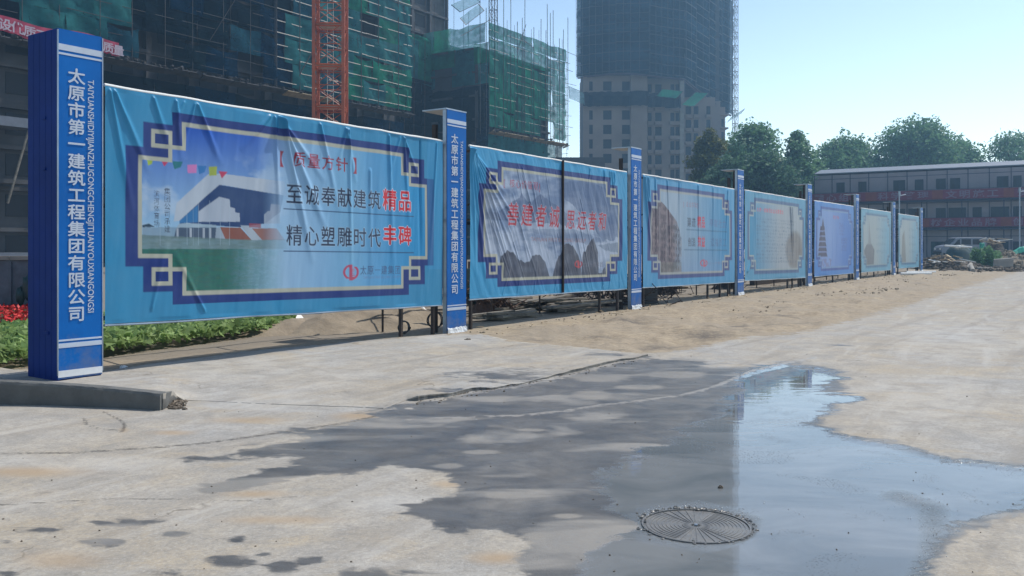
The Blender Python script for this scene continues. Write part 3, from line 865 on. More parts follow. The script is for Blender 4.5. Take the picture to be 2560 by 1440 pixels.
b.build('foot_strip', M['plastic_white'], post)
for zz in (3.0, 2.42, 0.56):
    b = MB(); b.fbox(A1, DV, NV, -0.02, 0.0, -0.30, -0.17 if zz < 1 else -0.24, zz, zz + 0.03); b.build('latch', M['post_blue'], post)
post_print(A1, W1, H1, post)

# slimmer posts: one built, the rest copied
POSTX = [1142, 1591, 1852, 2025, 2144, 2236, 2305]
W2, H2, D2 = 0.56, 4.0, 0.09
c0 = face_line(POSTX[0]); P2 = c0 - DV * (W2 / 2)
LBL = ['slim blue post between the stadium hoarding and the mountain hoarding',
       'slim blue post between the mountain hoarding and the brown tower hoarding',
       'slim blue post between the brown tower hoarding and the hoarding of small print',
       'slim blue post between the hoarding of small print and the pagoda hoarding',
       'slim blue post between the pagoda hoarding and the pale grey hoarding',
       'slim blue post between the two palest hoardings near the far end',
       'slim blue post that ends the row, beside the rubbish heaps']
sp_ = thing('sign_post', LBL[0], 'sign post', (P2.x, P2.y, 0), 'blue sign posts along the hoarding')
b = MB(); b.fbox(P2, DV, NV, 0.0, W2, -0.012, 0.0, 0.05, H2); b.build('front_face', M['face_blue'], sp_)
b = MB(); b.fbox(P2, DV, NV, -0.012, W2 + 0.012, -D2, -0.014, 0.0, H2); b.build('box', M['galv'], sp_)
b = MB(); b.fbox(P2, DV, NV, -0.03, W2 + 0.01, -0.55, 0.004, H2 + 0.001, H2 + 0.025); b.build('top_plate', M['galv'], sp_)
b = MB(); b.fbox(P2, DV, NV, -0.01, 0.06, -0.34, -0.26, 0.0, H2 - 0.25); b.fbox(P2, DV, NV, W2 - 0.06, W2 + 0.0, -0.34, -0.26, 0.0, H2)
for zz in (0.6, 2.0, 3.3): b.fbox(P2, DV, NV, 0.0, 0.05, -0.26, -D2, zz, zz + 0.05)
b.build('rear_frame', M['steel_dark'], sp_)
# crumpled plastic at the foot
vs = []; fs = []
for j in range(4):
    for i in range(15):
        s_ = W2 * i / 14; q = rnd.uniform(0.004, 0.018) + j * 0.006
        p = P2 + DV * s_ + NV * q; vs.append((p.x, p.y, [0.10, 0.07, 0.035, 0.0][j] + rnd.uniform(-0.012, 0.012)))
fs = [(j * 15 + i, j * 15 + i + 1, (j + 1) * 15 + i + 1, (j + 1) * 15 + i) for j in range(3) for i in range(14)]
b = MB(); b.add(vs, fs); b.build('foot_plastic', M['plastic_white'], sp_, recalc=False)
post_print(P2, W2, H2, sp_)
for i, x in enumerate(POSTX[1:]):
    c = copy_tree(sp_)
    q = face_line(x) - DV * (W2 / 2)
    c.location = (q.x, q.y, 0)
    c['label'] = LBL[i + 1]

# ------------------------------------------------------------------ printed hoardings
def vinyl():
    t = NT('printed_vinyl')
    c = t.attrc('ink')
    P = t.pos()
    c = t.mix(t.mr(t.noise(2.2, 4, 0.6, P), 0.3, 0.7, 0.0, 0.07), c, (0.30, 0.38, 0.45))
    t.base(c).set(Roughness=0.40, Specular_IOR_Level=0.32)
    t.bump(t.noise(9, 5, 0.6, t.pos((1, 1, 0.5))), 0.25, 0.006)
    return t.m
M['vinyl'] = vinyl()

class Art:
    """paints a hoarding's ink as colours on a fine mesh; s runs along, z up, px/py are the photo's coordinates"""
    def __init__(s, x0, x1, zb0, zb1, zt0, zt1, res, ss=2, C=CL + 0.06):
        s.P0 = on_line(x0, C); s.P1 = on_line(x1, C)
        s.Ln = (s.P1 - s.P0).length
        s.zb = (zb0, zb1); s.zt = (zt0, zt1)
        s.Hn = zt0 - zb0
        s.nx = int(s.Ln / res) + 1; s.ny = int(s.Hn / res) + 1
        s.ss = ss
        cx = (np.arange(s.nx * ss) + 0.5) / (s.nx * ss); cy = (np.arange(s.ny * ss) + 0.5) / (s.ny * ss)
        A, B = np.meshgrid(cx, cy)
        s.A, s.B = A, B
        s.S = A * s.Ln
        s.T = B * s.Hn                      # distance below the top edge
        X, Y, Z = s.world(A, B)
        s.px = 1280 + F * X / Y; s.py = HOR + F * (EYE - Z) / Y
        s.img = np.zeros(A.shape + (3,))
    def world(s, A, B, w=0.0):
        X = s.P0.x + (s.P1.x - s.P0.x) * A + NV.x * w
        Y = s.P0.y + (s.P1.y - s.P0.y) * A + NV.y * w
        zt = s.zt[0] + (s.zt[1] - s.zt[0]) * A; zb = s.zb[0] + (s.zb[1] - s.zb[0]) * A
        return X, Y, zt + (zb - zt) * B
    def fill(s, m, c, a=1.0):
        c = np.asarray(c)
        if np.isscalar(a) or a.ndim == 0:
            s.img[m] = s.img[m] * (1 - a) + c * a
        else:
            a = (a * m)[..., None]
            s.img = s.img * (1 - a) + c * a
    def rect(s, s0, s1, t0, t1, c, a=1.0):
        s.fill((s.S >= s0) & (s.S < s1) & (s.T >= t0) & (s.T < t1), c, a)
    def poly(s, pts, c, a=1.0):
        s.fill(inpoly(s.px, s.py, pts), c, a)
    def st(s, x, y):
        """photo pixel to (s, t) on the sheet"""
        Y = line_Y(x, CL + 0.06); p = Vector(((x - 1280) / F * Y, Y, 0))
        a = (p - s.P0).length / s.Ln
        zt = s.zt[0] + (s.zt[1] - s.zt[0]) * a; zb = s.zb[0] + (s.zb[1] - s.zb[0]) * a
        return a * s.Ln, (zt - ZY(y, Y)) / (zt - zb) * s.Hn
    def tris(s, v, t, c, a=1.0):
        """v in (s, t) metres"""
        kx = s.nx * s.ss / s.Ln; ky = s.ny * s.ss / s.Hn
        V = v * np.array([kx, ky])
        H, W = s.A.shape
        m = np.zeros((H, W), bool)
        for i0, i1, i2 in t:
            p, q, r = V[i0], V[i1], V[i2]
            x0 = max(0, int(min(p[0], q[0], r[0]))); x1 = min(W, int(max(p[0], q[0], r[0])) + 2)
            y0 = max(0, int(min(p[1], q[1], r[1]))); y1 = min(H, int(max(p[1], q[1], r[1])) + 2)
            if x1 <= x0 or y1 <= y0: continue
            gx, gy = np.meshgrid(np.arange(x0, x1) + 0.5, np.arange(y0, y1) + 0.5)
            d = (q[0] - p[0]) * (r[1] - p[1]) - (q[1] - p[1]) * (r[0] - p[0])
            if abs(d) < 1e-9: continue
            w1 = ((gx - p[0]) * (r[1] - p[1]) - (gy - p[1]) * (r[0] - p[0])) / d
            w2 = ((q[0] - p[0]) * (gy - p[1]) - (q[1] - p[1]) * (gx - p[0])) / d
            m[y0:y1, x0:x1] |= (w1 >= -0.01) & (w2 >= -0.01) & (w1 + w2 <= 1.01)
        s.fill(m, c, a)
        return m
    def text(s, txt, x0, y0, x1, y1, c, off=0.012, halo=None, vertical=False, a=1.0, latin=False, slant=0.0):
        """text fitted between photo pixels (left, top) and (right, bottom at the left end)"""
        s0, t0 = s.st(x0, y0); s1, _ = s.st(x1, y0); _, t1 = s.st(x0, y1)
        if latin:
            v, t, _ = bold(txt, off)
            xa, xb = v[:, 0].min(), v[:, 0].max()
            w = np.stack([s0 + (v[:, 0] - xa) / (xb - xa) * (s1 - s0), t1 - v[:, 1] / 0.72 * (t1 - t0)], 1)
            s.tris(w, t, c, a); return
        n = len(txt)
        for i, ch in enumerate(txt):
            if ch == ' ': continue
            if vertical: bx = (s0, s1, t0 + (t1 - t0) * i / n, t0 + (t1 - t0) * (i + 0.9) / n)
            else: bx = (s0 + (s1 - s0) * i / n, s0 + (s1 - s0) * (i + 0.92) / n, t0, t1)
            def put(o, cc, aa):
                v, t, _ = bold(ch, o)
                w = np.stack([bx[0] + (v[:, 0] * 0.9 * (1 if slant else 1.11) + slant * (v[:, 1] - 0.4)) * (bx[1] - bx[0]), bx[3] - (v[:, 1] + 0.08) / 0.92 * (bx[3] - bx[2])], 1)
                s.tris(w, t, cc, aa)
            if halo is not None: put(off + 0.034, halo, 0.75 * a)
            put(off, c, a)
    def frame(s, border, navy, cream, inner, k=1.0):
        """border band, stepped navy band, cream fret line with a knotted square at each corner; returns the picture mask"""
        s.img[:] = border
        S = np.minimum(s.S, s.Ln - s.S); T = np.minimum(s.T, s.Hn - s.T)
        nv = ((S > .26 * k) & (T > .68 * k)) | ((S > .50 * k) & (T > .365 * k)) | ((S > .90 * k) & (T > .20 * k))
        s.fill(nv, navy)
        pic = ((S > .46 * k) & (T > .805 * k)) | ((S > .87 * k) & (T > .64 * k)) | ((S > 1.07 * k) & (T > .335 * k))
        s.pic = pic
        s.fill(pic, inner)
        s._cream = cream; s._k = k
        return pic
    def fret(s):
        k = s._k; w = .055
        S = np.minimum(s.S, s.Ln - s.S) / k; T = np.minimum(s.T, s.Hn - s.T) / k
        def hb(t, a, b): return (T > t) & (T < t + w) & (S > a) & (S < b)
        def vb(x, a, b): return (S > x) & (S < x + w) & (T > a) & (T < b)
        m = (S > .43) & (S < .43 + w) & (T > .78)
        m |= hb(.78, .43, .90) | vb(.845, .44, .83) | hb(.44, .61, .90) | vb(.61, .44, .67) | hb(.615, .61, 1.10) | vb(1.045, .31, .67)
        m |= (T > .31) & (T < .31 + w) & (S > 1.045)
        s.fill(m, s._cream)
    def finish(s, parent, wr, seed):
        ss = s.ss
        im = s.img.reshape(s.ny, ss, s.nx, ss, 3).mean((1, 3))
        A, B = np.meshgrid(np.linspace(0, 1, s.nx), np.linspace(0, 1, s.ny))
        w = wr(A * s.Ln, B * s.Hn, s.Ln, s.Hn)
        s.w = w
        X, Y, Z = s.world(A, B, w)
        # sagging hem and slightly scalloped top
        Z = Z - 0.012 * np.abs(np.sin(A * s.Ln * 2.6 + seed)) * (1 - B) ** 8
        V = np.stack([X, Y, Z], -1).reshape(-1, 3)
        ix = np.arange(s.nx * s.ny).reshape(s.ny, s.nx)
        q = np.stack([ix[:-1, :-1], ix[1:, :-1], ix[1:, 1:], ix[:-1, 1:]], -1).reshape(-1, 4)
        o = np_mesh('printed_sheet', V, q, M['vinyl'], loc=tuple(wl(parent)), cols={'ink': im.reshape(-1, 3)}, parent=parent)
        return o

def folds(lst, base=0.010, vert=0.010, seed=0, diag=0.0, dang=0.5):
    """fold relief: lst of (s, t, angle, length, width, amplitude); plus soft vertical drapes"""
    def f(S, T, Ln, Hn):
        w = (fbm(S * 1.1, T * 0.35, 4, seed) - 0.5) * base * 4
        w += (fbm(S * 4.5 + 0.5 * T, T * 0.5, 3, seed + 5) - 0.5) * vert * 2
        if diag:
            u = S - T * dang
            w += (fbm(u * 5.0, (T + S) * 0.5, 3, seed + 9) - 0.5) * diag * 2
        for (s0, t0, ang, ln_, wd, am) in lst:
            dx, dy = math.sin(ang), math.cos(ang)
            along = (S - s0) * dx + (T - t0) * dy
            across = (S - s0) * dy - (T - t0) * dx
            wid = wd * (0.35 + 0.65 * np.clip(along / ln_, 0, 1))
            e = np.exp(-(across / wid) ** 2) * np.clip(along / 0.06, 0, 1) * np.clip(1.0 - along / ln_, 0, 1) ** 0.7
            w += am * e
        w *= np.clip(T / 0.05, 0.15, 1) * np.clip((Hn - T) / 0.05, 0.3, 1)
        return w + 0.005
    return f

def hoarding(art, label, wr, seed, legs, banner_name='hoarding'):
    loc = art.P0 + (art.P1 - art.P0) * 0.5
    h = thing(banner_name, label, 'hoarding', (loc.x, loc.y, 0), 'printed hoardings in a row')
    art.finish(h, wr, seed)
    P = Vector((art.P0.x, art.P0.y, 0)); Ln = art.Ln
    zt = min(art.zt); zb = max(art.zb)
    # hem roll along the top edge
    b = MB(); n = 36
    pts = []
    for i in range(n + 1):
        a = i / n; x, y, z = art.world(a, 0.0, -0.012)
        pts.append((x, y, z + 0.008 - 0.008 * abs(math.sin(a * Ln * 2.6 + seed)) + rnd.uniform(-.003, .003)))
    b.path(pts, 0.02, 8); b.build('top_hem', M['foam'], h)
    b = MB(); x0, y0, z0 = art.world(0.0, 1.0, -0.01); x1, y1, z1 = art.world(1.0, 1.0, -0.01)
    pts = [(x0 + (x1 - x0) * i / 12, y0 + (y1 - y0) * i / 12, z0 + (z1 - z0) * i / 12 - 0.012 + rnd.uniform(-.008, .008)) for i in range(13)]
    b.path(pts, 0.016, 6); b.build('bottom_hem', M['galv'], h)
    # steel frame behind the sheet
    for z in (zt - 0.05, zb + 0.06, (zt + zb) / 2):
        b = MB(); b.fbox(P, DV, NV, 0.0, Ln, -0.13, -0.07, z - 0.025, z + 0.025); b.build('rail', M['steel_dark'], h)
    k = max(3, int(Ln / 1.1))
    for i in range(k + 1):
        a = Ln * i / k
        b = MB(); b.fbox(P, DV, NV, a - 0.02, a + 0.02, -0.12, -0.075, zb + 0.085, zt - 0.075); b.build('upright', M['steel_dark'], h)
    for a in legs:
        b = MB(); b.fbox(P, DV, NV, a - 0.025, a + 0.025, -0.12, -0.065, -0.05, zb + 0.034); b.build('leg', M['steel_dark'], h)
    # rear stay frame with ties
    b = MB()
    zr = 2.1
    b.fbox(P, DV, NV, 0.0, Ln, -1.17, -1.13, zr - 0.02, zr + 0.02)
    b.build('rear_rail', M['steel_dark'], h)
    for a in (0.3, Ln * 0.36, Ln * 0.66, Ln - 0.3):
        p = P + DV * a
        b = MB()
        if seed != 0.3 or a > Ln * 0.8: b.tube(p - NV * 1.15 + UV * -0.05, p - NV * 1.15 + UV * zr, 0.022)
        b.tube(p - NV * 0.1 + UV * (zr + 0.3), p - NV * 1.15 + UV * (zr - 0.03), 0.018); b.build('rear_stay', M['steel_dark'], h)
    return h

# colours of the prints
K = 0.93
CY = L(46, 136, 180, K); NAVY = L(14, 46, 118, K); CREAM = L(176, 176, 160, K)

# ---- hoarding 1: stadium picture and the quality slogan
a1 = Art(262, 1106, .64, .52, 3.455, 3.43, 0.0095, 2)
BW = 1
a1.frame(CY, NAVY, CREAM, (0.3, 0.5, 0.7))
def C1(x, y): return (240 + x / 2.25, 200 + y / 2.25)
def D1c(x, y): return (340 + x * 380 / 2105, 400 + y * 260 / 1440)     # the closer crop
px, py = a1.px, a1.py
m = a1.pic
right = np.clip((px - 640) / 90, 0, 1)
nsk = fbm(px / 60, py / 40, 4, 31)
skyc = np.array(L(10, 80, 178, K)) * np.clip(1.15 - (py - 300) / 260, 0, 1)[..., None] + np.array(L(150, 190, 215, K)) * np.clip((py - 300) / 260 - 0.1, 0, 1)[..., None]
cl = np.clip((nsk - 0.52) * 5, 0, 1) * np.clip((py - 380) / 60, 0, 1)
skyc = skyc * (1 - cl[..., None] * 0.7) + np.array(L(175, 195, 215, K)) * cl[..., None] * 0.7
xr = np.clip((px - 700) / 330, 0, 1)[..., None]
rgt = np.array(L(150, 185, 215, K)) * (1 - xr) + np.array(L(30, 140, 195, K)) * xr
band = np.clip(1 - np.abs(px - 870) / 60, 0, 1)[..., None] * 0.35
rgt = rgt * (1 - band) + np.array(L(130, 190, 220, K)) * band
r_ = right[..., None]
col = skyc * (1 - r_) + rgt * r_
a1.fill(m, col[m])
fade = 1 - np.clip((px - 655) / 70, 0, 1)
def pp(pts, c, a=1.0, conv=D1c):
    mk = inpoly(px, py, [conv(*p) for p in pts]) & a1.pic
    a1.fill(mk, c, fade * a)
WH = L(178, 188, 200, K); SH = L(25, 60, 110, K)
pp([(560, 600), (720, 450), (1000, 200), (1180, 190), (2050, 300), (2090, 500), (1180, 345), (600, 840), (520, 850)], WH, 0.95)
pp([(600, 840), (1150, 345), (2040, 490), (1990, 720), (1780, 880), (1430, 930), (600, 880)], SH)
pp([(600, 840), (860, 620), (860, 860), (600, 875)], L(40, 110, 165, K))
pp([(870, 715), (1150, 510), (1290, 545), (1300, 650), (1365, 670), (1370, 725), (1430, 735), (1435, 855), (870, 855)], L(170, 180, 195, K))
pp([(1770, 760), (1815, 710), (1850, 705), (1860, 610), (1975, 620), (1990, 880), (1770, 880)], L(160, 172, 190, K))
pp([(590, 885), (700, 870), (1110, 900), (1110, 935), (560, 935)], L(150, 172, 188, K))
pp([(560, 935), (1110, 935), (1100, 1100), (520, 1080)], L(60, 80, 105, K))
for q in (560, 740, 930, 1015):
    pp([(q, 940), (q + 28, 940), (q + 28, 1090), (q, 1090)], WH, 0.8)
pp([(1110, 935), (1185, 930), (1240, 1105), (1095, 1100)], L(150, 165, 180, K))
pp([(1160, 930), (1440, 935), (1600, 1110), (1240, 1105)], L(135, 82, 72, K))
pp([(1440, 905), (1560, 910), (1745, 1105), (1600, 1110)], L(160, 172, 185, K))
pp([(1600, 945), (1940, 945), (2060, 1110), (1745, 1105)], L(145, 100, 92, K))
pp([(1560, 875), (1730, 880), (1730, 940), (1560, 935)], L(140, 60, 75, K), 0.8)
pp([(90, 930), (560, 930), (520, 1090), (90, 1080)], L(120, 145, 165, K), 0.8)
pp([(90, 900), (180, 880), (260, 925), (90, 930)], L(30, 60, 80, K))
gr = inpoly(px, py, [(340, 586), (345, 700), (440, 760), (800, 800), (800, 596), (640, 600)]) & a1.pic
gn = fbm(px / 14, py / 4, 4, 77)
track = gr & (py < 622)
a1.fill(track, L(95, 120, 120, K), fade * (0.7 + 0.3 * gn))
grass = gr & (py >= 622)
gfade = np.clip(1 - (px - 560) / 150, 0, 1)
a1.fill(grass, L(20, 90, 85, K), gfade * 0.98)
a1.fill(grass & (gn > 0.52), L(30, 112, 90, K), gfade * 0.55)
a1.fill(grass & (gn < 0.42), L(55, 105, 75, K), gfade * 0.45)
for q in (330, 700, 790, 865, 1020, 1160, 1290):
    pp([(q, 560 if q > 600 else 700), (q + 7, 560 if q > 600 else 700), (q + 7, 1180), (q, 1180)], L(170, 190, 205, K), 0.45)
for (q, w_, y_, h_, c_, tri) in ((150, 90, -10, 90, (150, 175, 60), 0), (350, 110, 0, 95, (190, 60, 100), 1), (500, 150, 20, 110, (20, 110, 120), 0), (710, 130, 70, 110, (200, 120, 180), 2), (850, 130, 80, 120, (30, 110, 175), 0), (1010, 110, 95, 120, (160, 175, 70), 2), (1140, 125, 155, 105, (185, 55, 90), 1)):
    pts = [(q, y_), (q + w_, y_ + 10), (q + w_ * 0.35, y_ + h_)] if tri == 1 else ([(q, y_), (q + w_, y_ - 5), (q + w_ - 8, y_ + h_), (q + 5, y_ + h_ + 5)] if tri == 2 else [(q, y_), (q + w_, y_ + 5), (q + w_ * 0.8, y_ + h_ * 0.75), (q + w_ * 0.2, y_ + h_)])
    pp(pts, L(*c_, K))
a1.text("滨河体育场", *D1c(245, 420), *D1c(325, 930), L(50, 60, 80, K), 0.0, vertical=True)
a1.text("集团公司承建", *D1c(385, 385), *D1c(475, 1010), L(50, 60, 80, K), 0.0, vertical=True)
RD = L(150, 45, 65, K); RED = L(205, 20, 40, K); INK = L(30, 42, 72, K)
a1.text("【", 680, 375, 712, 415, RD, 0.01); a1.text("质量方针", 728, 378, 872, 415, RD, 0.012); a1.text("】", 880, 394, 912, 434, RD, 0.01)
a1.text("至诚奉献建筑", 714, 458, 954, 508, INK, 0.010, halo=L(165, 195, 220, K))
a1.text("精品", 956, 472, 1032, 524, RED, 0.02, halo=L(220, 225, 235, K))
a1.text("精心塑雕时代", 714, 562, 954, 613, INK, 0.010, halo=L(165, 195, 220, K))
a1.text("丰碑", 956, 563, 1032, 611, RED, 0.02, halo=L(220, 225, 235, K))
def hline(art, x0, y0, x1, c, th=0.014):
    s0, t0 = art.st(x0, y0); s1, _ = art.st(x1, y0); art.rect(s0, s1, t0, t0 + th, c)
hline(a1, 708, 521, 1035, L(30, 60, 100, K)); hline(a1, 708, 626, 1035, L(30, 60, 100, K))
def logo(art, x, y, r, a=0.9, c=L(190, 40, 75, K)):
    """the group's round mark: split ring with a slim tower in the middle"""
    s0, t0 = art.st(x, y); s1, _ = art.st(x + r, y); R = s1 - s0
    _, t1 = art.st(x, y + r); RT = t1 - t0
    u = (art.S - s0) / R; v = (art.T - t0) / RT
    d = np.sqrt(u * u + v * v)
    g = ((d < 1.0) & (d > 0.72) & (u < 0.05) & (v < 0.85)) | ((d < 1.04) & (d > 0.76) & (u > 0.05) & (v > -0.7))
    g |= (np.abs(u + 0.02) < 0.19) & (v > -1.0) & (v < 1.1)
    g |= (u > 0.08) & (u < 0.5) & (v > -0.5) & (v < 0.75) & ((v * 4.2) % 1 > 0.55)
    g |= (v > 0.85) & (v < 1.1) & (u > -0.2) & (u < 0.25)
    art.fill(g, c, a)
logo(a1, 875, 680, 19)
a1.text("太原一建集团", 898, 664, 1002, 686, L(60, 70, 110, K), 0.004, a=0.85)
a1.text("TAIYUAN FIRST BUILDING GROUP", 905, 690, 1000, 696, L(120, 110, 150, K), 0.0, latin=True, a=0.6)
a1.fret()
# a lighter patch where a second sheet overlaps the right end
xs_ = a1.S > a1.Ln - 0.42
a1.fill(xs_ & (a1.T < 2.2), L(50, 150, 205, K), 0.35)
PI = math.pi
w1 = folds([(2.62, 0.0, 0.52, 1.9, .07, .055), (2.66, 0.0, 0.28, 2.2, .06, .045), (2.60, 0, 0.80, 1.3, .06, .035), (2.5, 0, -0.75, 0.8, .06, .025), (2.55, 0, 0.05, 1.6, .05, .03),
            (0.10, 0.0, 0.45, 1.1, .05, .035), (0.05, 0.0, 0.2, 1.6, .05, .03), (0.62, 0.0, 0.35, 0.7, .05, .03), (0.95, 0, 0.1, 0.8, .05, .03), (1.1, 0, -0.5, 0.6, .05, .02), (1.25, 0, 0.45, 0.9, .05, .03), (1.25, 0, -0.3, 0.7, .04, .02),
            (3.95, 0, 0.25, 0.9, .05, .03), (4.0, 0, -0.35, 0.7, .05, .025), (4.02, 0, 0.02, 2.4, .05, .03), (4.95, 0, 0.05, 2.5, .07, .03), (5.3, 0, 0.55, 0.9, .05, .03), (5.32, 0, 0.1, 1.5, .05, .03), (5.25, 0, -0.4, 0.7, .05, .02),
            (3.4, 0, 0.3, 1.4, .06, .03), (4.5, 0.6, 0.0, 2.2, .08, .02), (5.75, 0, 0.0, 2.4, .05, -.03), (6.2, 0, -0.1, 2.4, .05, .02), (0.6, 2.7, 2.9, 0.9, .05, .02), (1.4, 2.75, -2.6, 1.0, .05, .02)], 0.010, 0.010, 3)
h1 = hoarding(a1, 'large light blue hoarding with a stadium picture and red and black slogans, nearest the camera', w1, 0.3, (5.35, 6.2))

# ---- hoarding 2: grey mountains in mist
a2 = Art(1174, 1567, .585, .525, 3.43, 3.385, 0.0125, 2)
a2.frame(L(52, 148, 196, K), NAVY, CREAM, L(120, 142, 172, K))
px, py = a2.px, a2.py
def C2(x, y): return (1080 + x * 0.3889, 300 + y * 0.3889)
n_ = fbm(px / 45, py / 22, 5, 12); n2 = fbm(px / 20, py / 14, 4, 15)
base_ = np.array(L(100, 122, 158, K)) + (np.array(L(165, 178, 200, K)) - np.array(L(100, 122, 158, K))) * np.clip((n_ - 0.35) * 2.6 + np.clip((py - 520) / 160, -0.2, 0.5), 0, 1)[..., None]
a2.fill(a2.pic, base_[a2.pic])
def mt(pts, c, rough=6, a=1.0, seed=1):
    wob = (fbm(px / 9, py * 0 + 3, 4, seed) - 0.5) * rough * 2
    mk = inpoly(px + wob * 0.4, py + wob, [C2(*p) for p in pts]) & a2.pic
    a2.fill(mk, c, a * (0.75 + 0.25 * n2))
mt([(300, 600), (420, 590), (500, 540), (580, 480), (620, 530), (700, 480), (780, 540), (900, 620), (900, 680), (600, 650), (300, 640)], L(70, 90, 128, K), 5, 0.75, 2)
mt([(830, 400), (1000, 380), (1100, 430), (1210, 560), (1210, 760), (1100, 780), (1000, 640), (900, 540), (840, 500)], L(72, 95, 135, K), 7, 0.7, 3)
mt([(560, 700), (900, 700), (1130, 780), (1000, 800), (640, 720)], L(90, 110, 145, K), 4, 0.5, 4)
mt([(1060, 800), (1210, 790), (1210, 860), (1120, 840)], L(80, 100, 125, K), 4, 0.6, 6)
for s_, pts in enumerate(([(440, 1020), (440, 880), (480, 840), (520, 850), (560, 900), (600, 920), (640, 870), (690, 860), (730, 910), (760, 1020)], [(775, 1015), (800, 920), (850, 810), (900, 795), (940, 870), (960, 1005)], [(960, 1005), (965, 880), (1000, 800), (1040, 760), (1065, 850), (1068, 1000)], [(1066, 1000), (1090, 960), (1115, 950), (1120, 1000)])):
    mt(pts, L(42, 44, 66, K), 8, 0.95, 20 + s_)
lite = a2.pic & (px < C2(440, 0)[0]) & (py > 480)
a2.fill(lite, L(165, 172, 185, K), np.clip(1 - (px - 1190) / 60, 0, 1) * 0.8)
RC = L(175, 30, 55, K); HL = L(165, 175, 195, K)
a2.text("[核心价值观]", *C2(458, 372), *C2(720, 428), L(160, 60, 80, K), 0.0)
a2.text("善建者诚", *C2(480, 528), *C2(832, 676), RC, 0.010, halo=HL, slant=0.16)
a2.text("思远者和", *C2(862, 575), *C2(1130, 700), RC, 0.008, halo=HL, slant=0.16)
a2.text("TAIYUAN FIRST BUILDING GROUP", *C2(636, 752), *C2(988, 778), L(150, 110, 110, K), 0.0, latin=True)
logo(a2, *C2(940, 925), 9, 0.9, L(190, 60, 70, K))
a2.text("太原一建集团", *C2(965, 912), *C2(1100, 944), L(110, 110, 125, K), 0.0)
a2.fret()
s_m, _ = a2.st(1405, 600)
a2.rect(s_m - 0.02, s_m + 0.02, 0, 9, L(15, 20, 45, K))
fl = []
q = random.Random(5)
for k in range(9):
    an = 0.08 + 0.11 * k
    fl.append((0.02, 0.02, an, q.uniform(1.5, 3.0), .045, q.uniform(.02, .04)))
for k in range(24):
    fl.append((q.uniform(0.1, 4.2), q.uniform(0.0, 1.6), q.uniform(0.28, 0.62), q.uniform(0.7, 2.0), q.uniform(.02, .05), q.uniform(.006, .016)))
for k in range(8):
    fl.append((q.uniform(0, 6.3), 2.85, PI - q.uniform(-0.7, 0.7), q.uniform(0.3, 0.9), .04, .015))
for k in range(8):
    fl.append((q.uniform(4.3, 6.4), 0.0, q.uniform(-0.4, 0.4), q.uniform(0.4, 1.1), .04, .02))
h2 = hoarding(a2, 'light blue hoarding with grey misty mountains and red brush slogans, second of the row', folds(fl, 0.009, 0.008, 21, 0.010, 0.5), 1.7, (0.15, 5.2, 6.1))
b = MB(); P_ = Vector((a2.P0.x, a2.P0.y, 0)); b.fbox(P_, DV, NV, s_m - 0.014, s_m + 0.014, 0.0, 0.05, 0.56, 3.42); b.build('joint_strip', M['steel_dark'], h2)

# ---- hoarding 3: brown tower and slogans
a3 = Art(1607, 1836, .52, .44, 3.39, 3.37, 0.02, 2)
a3.frame(L(68, 148, 195, K), L(52, 72, 132, K), L(160, 165, 165, K), L(140, 170, 200, K))
px, py = a3.px, a3.py
def C3(x, y): return (1600 + x / 4.8, 430 + y / 4.8)
xr = np.clip((px - 1690) / 120, 0, 1)[..., None]
cc = np.array(L(150, 170, 190, K)) * (1 - xr) + np.array(L(35, 135, 185, K)) * xr
lo_ = np.clip((py - 620) / 70, 0, 1)[..., None] * 0.6
cc = cc * (1 - lo_) + np.array(L(120, 150, 190, K)) * lo_
a3.fill(a3.pic, cc[a3.pic])
tw = inpoly(px, py, [C3(*p) for p in [(100, 430), (190, 440), (220, 320), (300, 400), (440, 590), (500, 800), (500, 1230), (230, 1250), (220, 1050), (100, 1030)]]) & a3.pic
a3.fill(tw, L(98, 82, 96, K), np.clip(1 - (px - 1680) / 26, 0, 1) * 0.95)
tn = fbm(px / 5, py / 9, 4, 40)
a3.fill(tw & (tn > 0.55), L(135, 120, 125, K), 0.55)
a3.fill(tw & (tn < 0.42), L(55, 50, 70, K), 0.5)
for k in range(12):
    q0 = 150 + k * 28
    for j in range(9):
        yy = 520 + j * 78 + k * 6
        if j > 0: a3.fill(inpoly(px, py, [C3(q0, yy), (C3(q0 + 13, yy + 8)), C3(q0 + 13, yy + 48), C3(q0, yy + 42)]) & tw, L(45, 42, 62, K), 0.6)
for (x_, w_) in ((235, 9), (320, 8), (120, 7)):
    a3.fill(inpoly(px, py, [C3(x_, 420), C3(x_ + w_, 420), C3(x_ + w_, 1230), C3(x_, 1230)]) & tw, L(140, 135, 145, K), 0.6)
a3.fill(tw & (py > 655), L(110, 118, 110, K), 0.35)
a3.text("[企业宗旨]", *C3(520, 350), *C3(710, 415), L(165, 95, 110, K), 0.0, a=0.8)
a3.text("建造", *C3(565, 545), *C3(668, 655), L(50, 60, 85, K), 0.01)
a3.text("精品", *C3(684, 530), *C3(782, 665), L(200, 50, 70, K), 0.025)
a3.text("奉献社会", *C3(830, 560), *C3(1035, 660), L(90, 100, 150, K), 0.0, a=0.75)
a3.text("创造", *C3(572, 785), *C3(668, 890), L(50, 60, 85, K), 0.01)
a3.text("效益", *C3(690, 770), *C3(780, 895), L(200, 50, 70, K), 0.025)
a3.text("造福员工", *C3(845, 790), *C3(1035, 890), L(70, 90, 140, K), 0.0, a=0.75)
hline(a3, *C3(555, 685), C3(1040, 0)[0], L(40, 90, 125, K), 0.02); hline(a3, *C3(530, 925), C3(1040, 0)[0], L(40, 90, 125, K), 0.02)
logo(a3, *C3(762, 1090), 9, 0.9, L(190, 60, 85, K))
a3.text("太原一建集团", *C3(795, 1075), *C3(990, 1110), L(120, 130, 165, K), 0.0, a=0.8)
a3.fret()
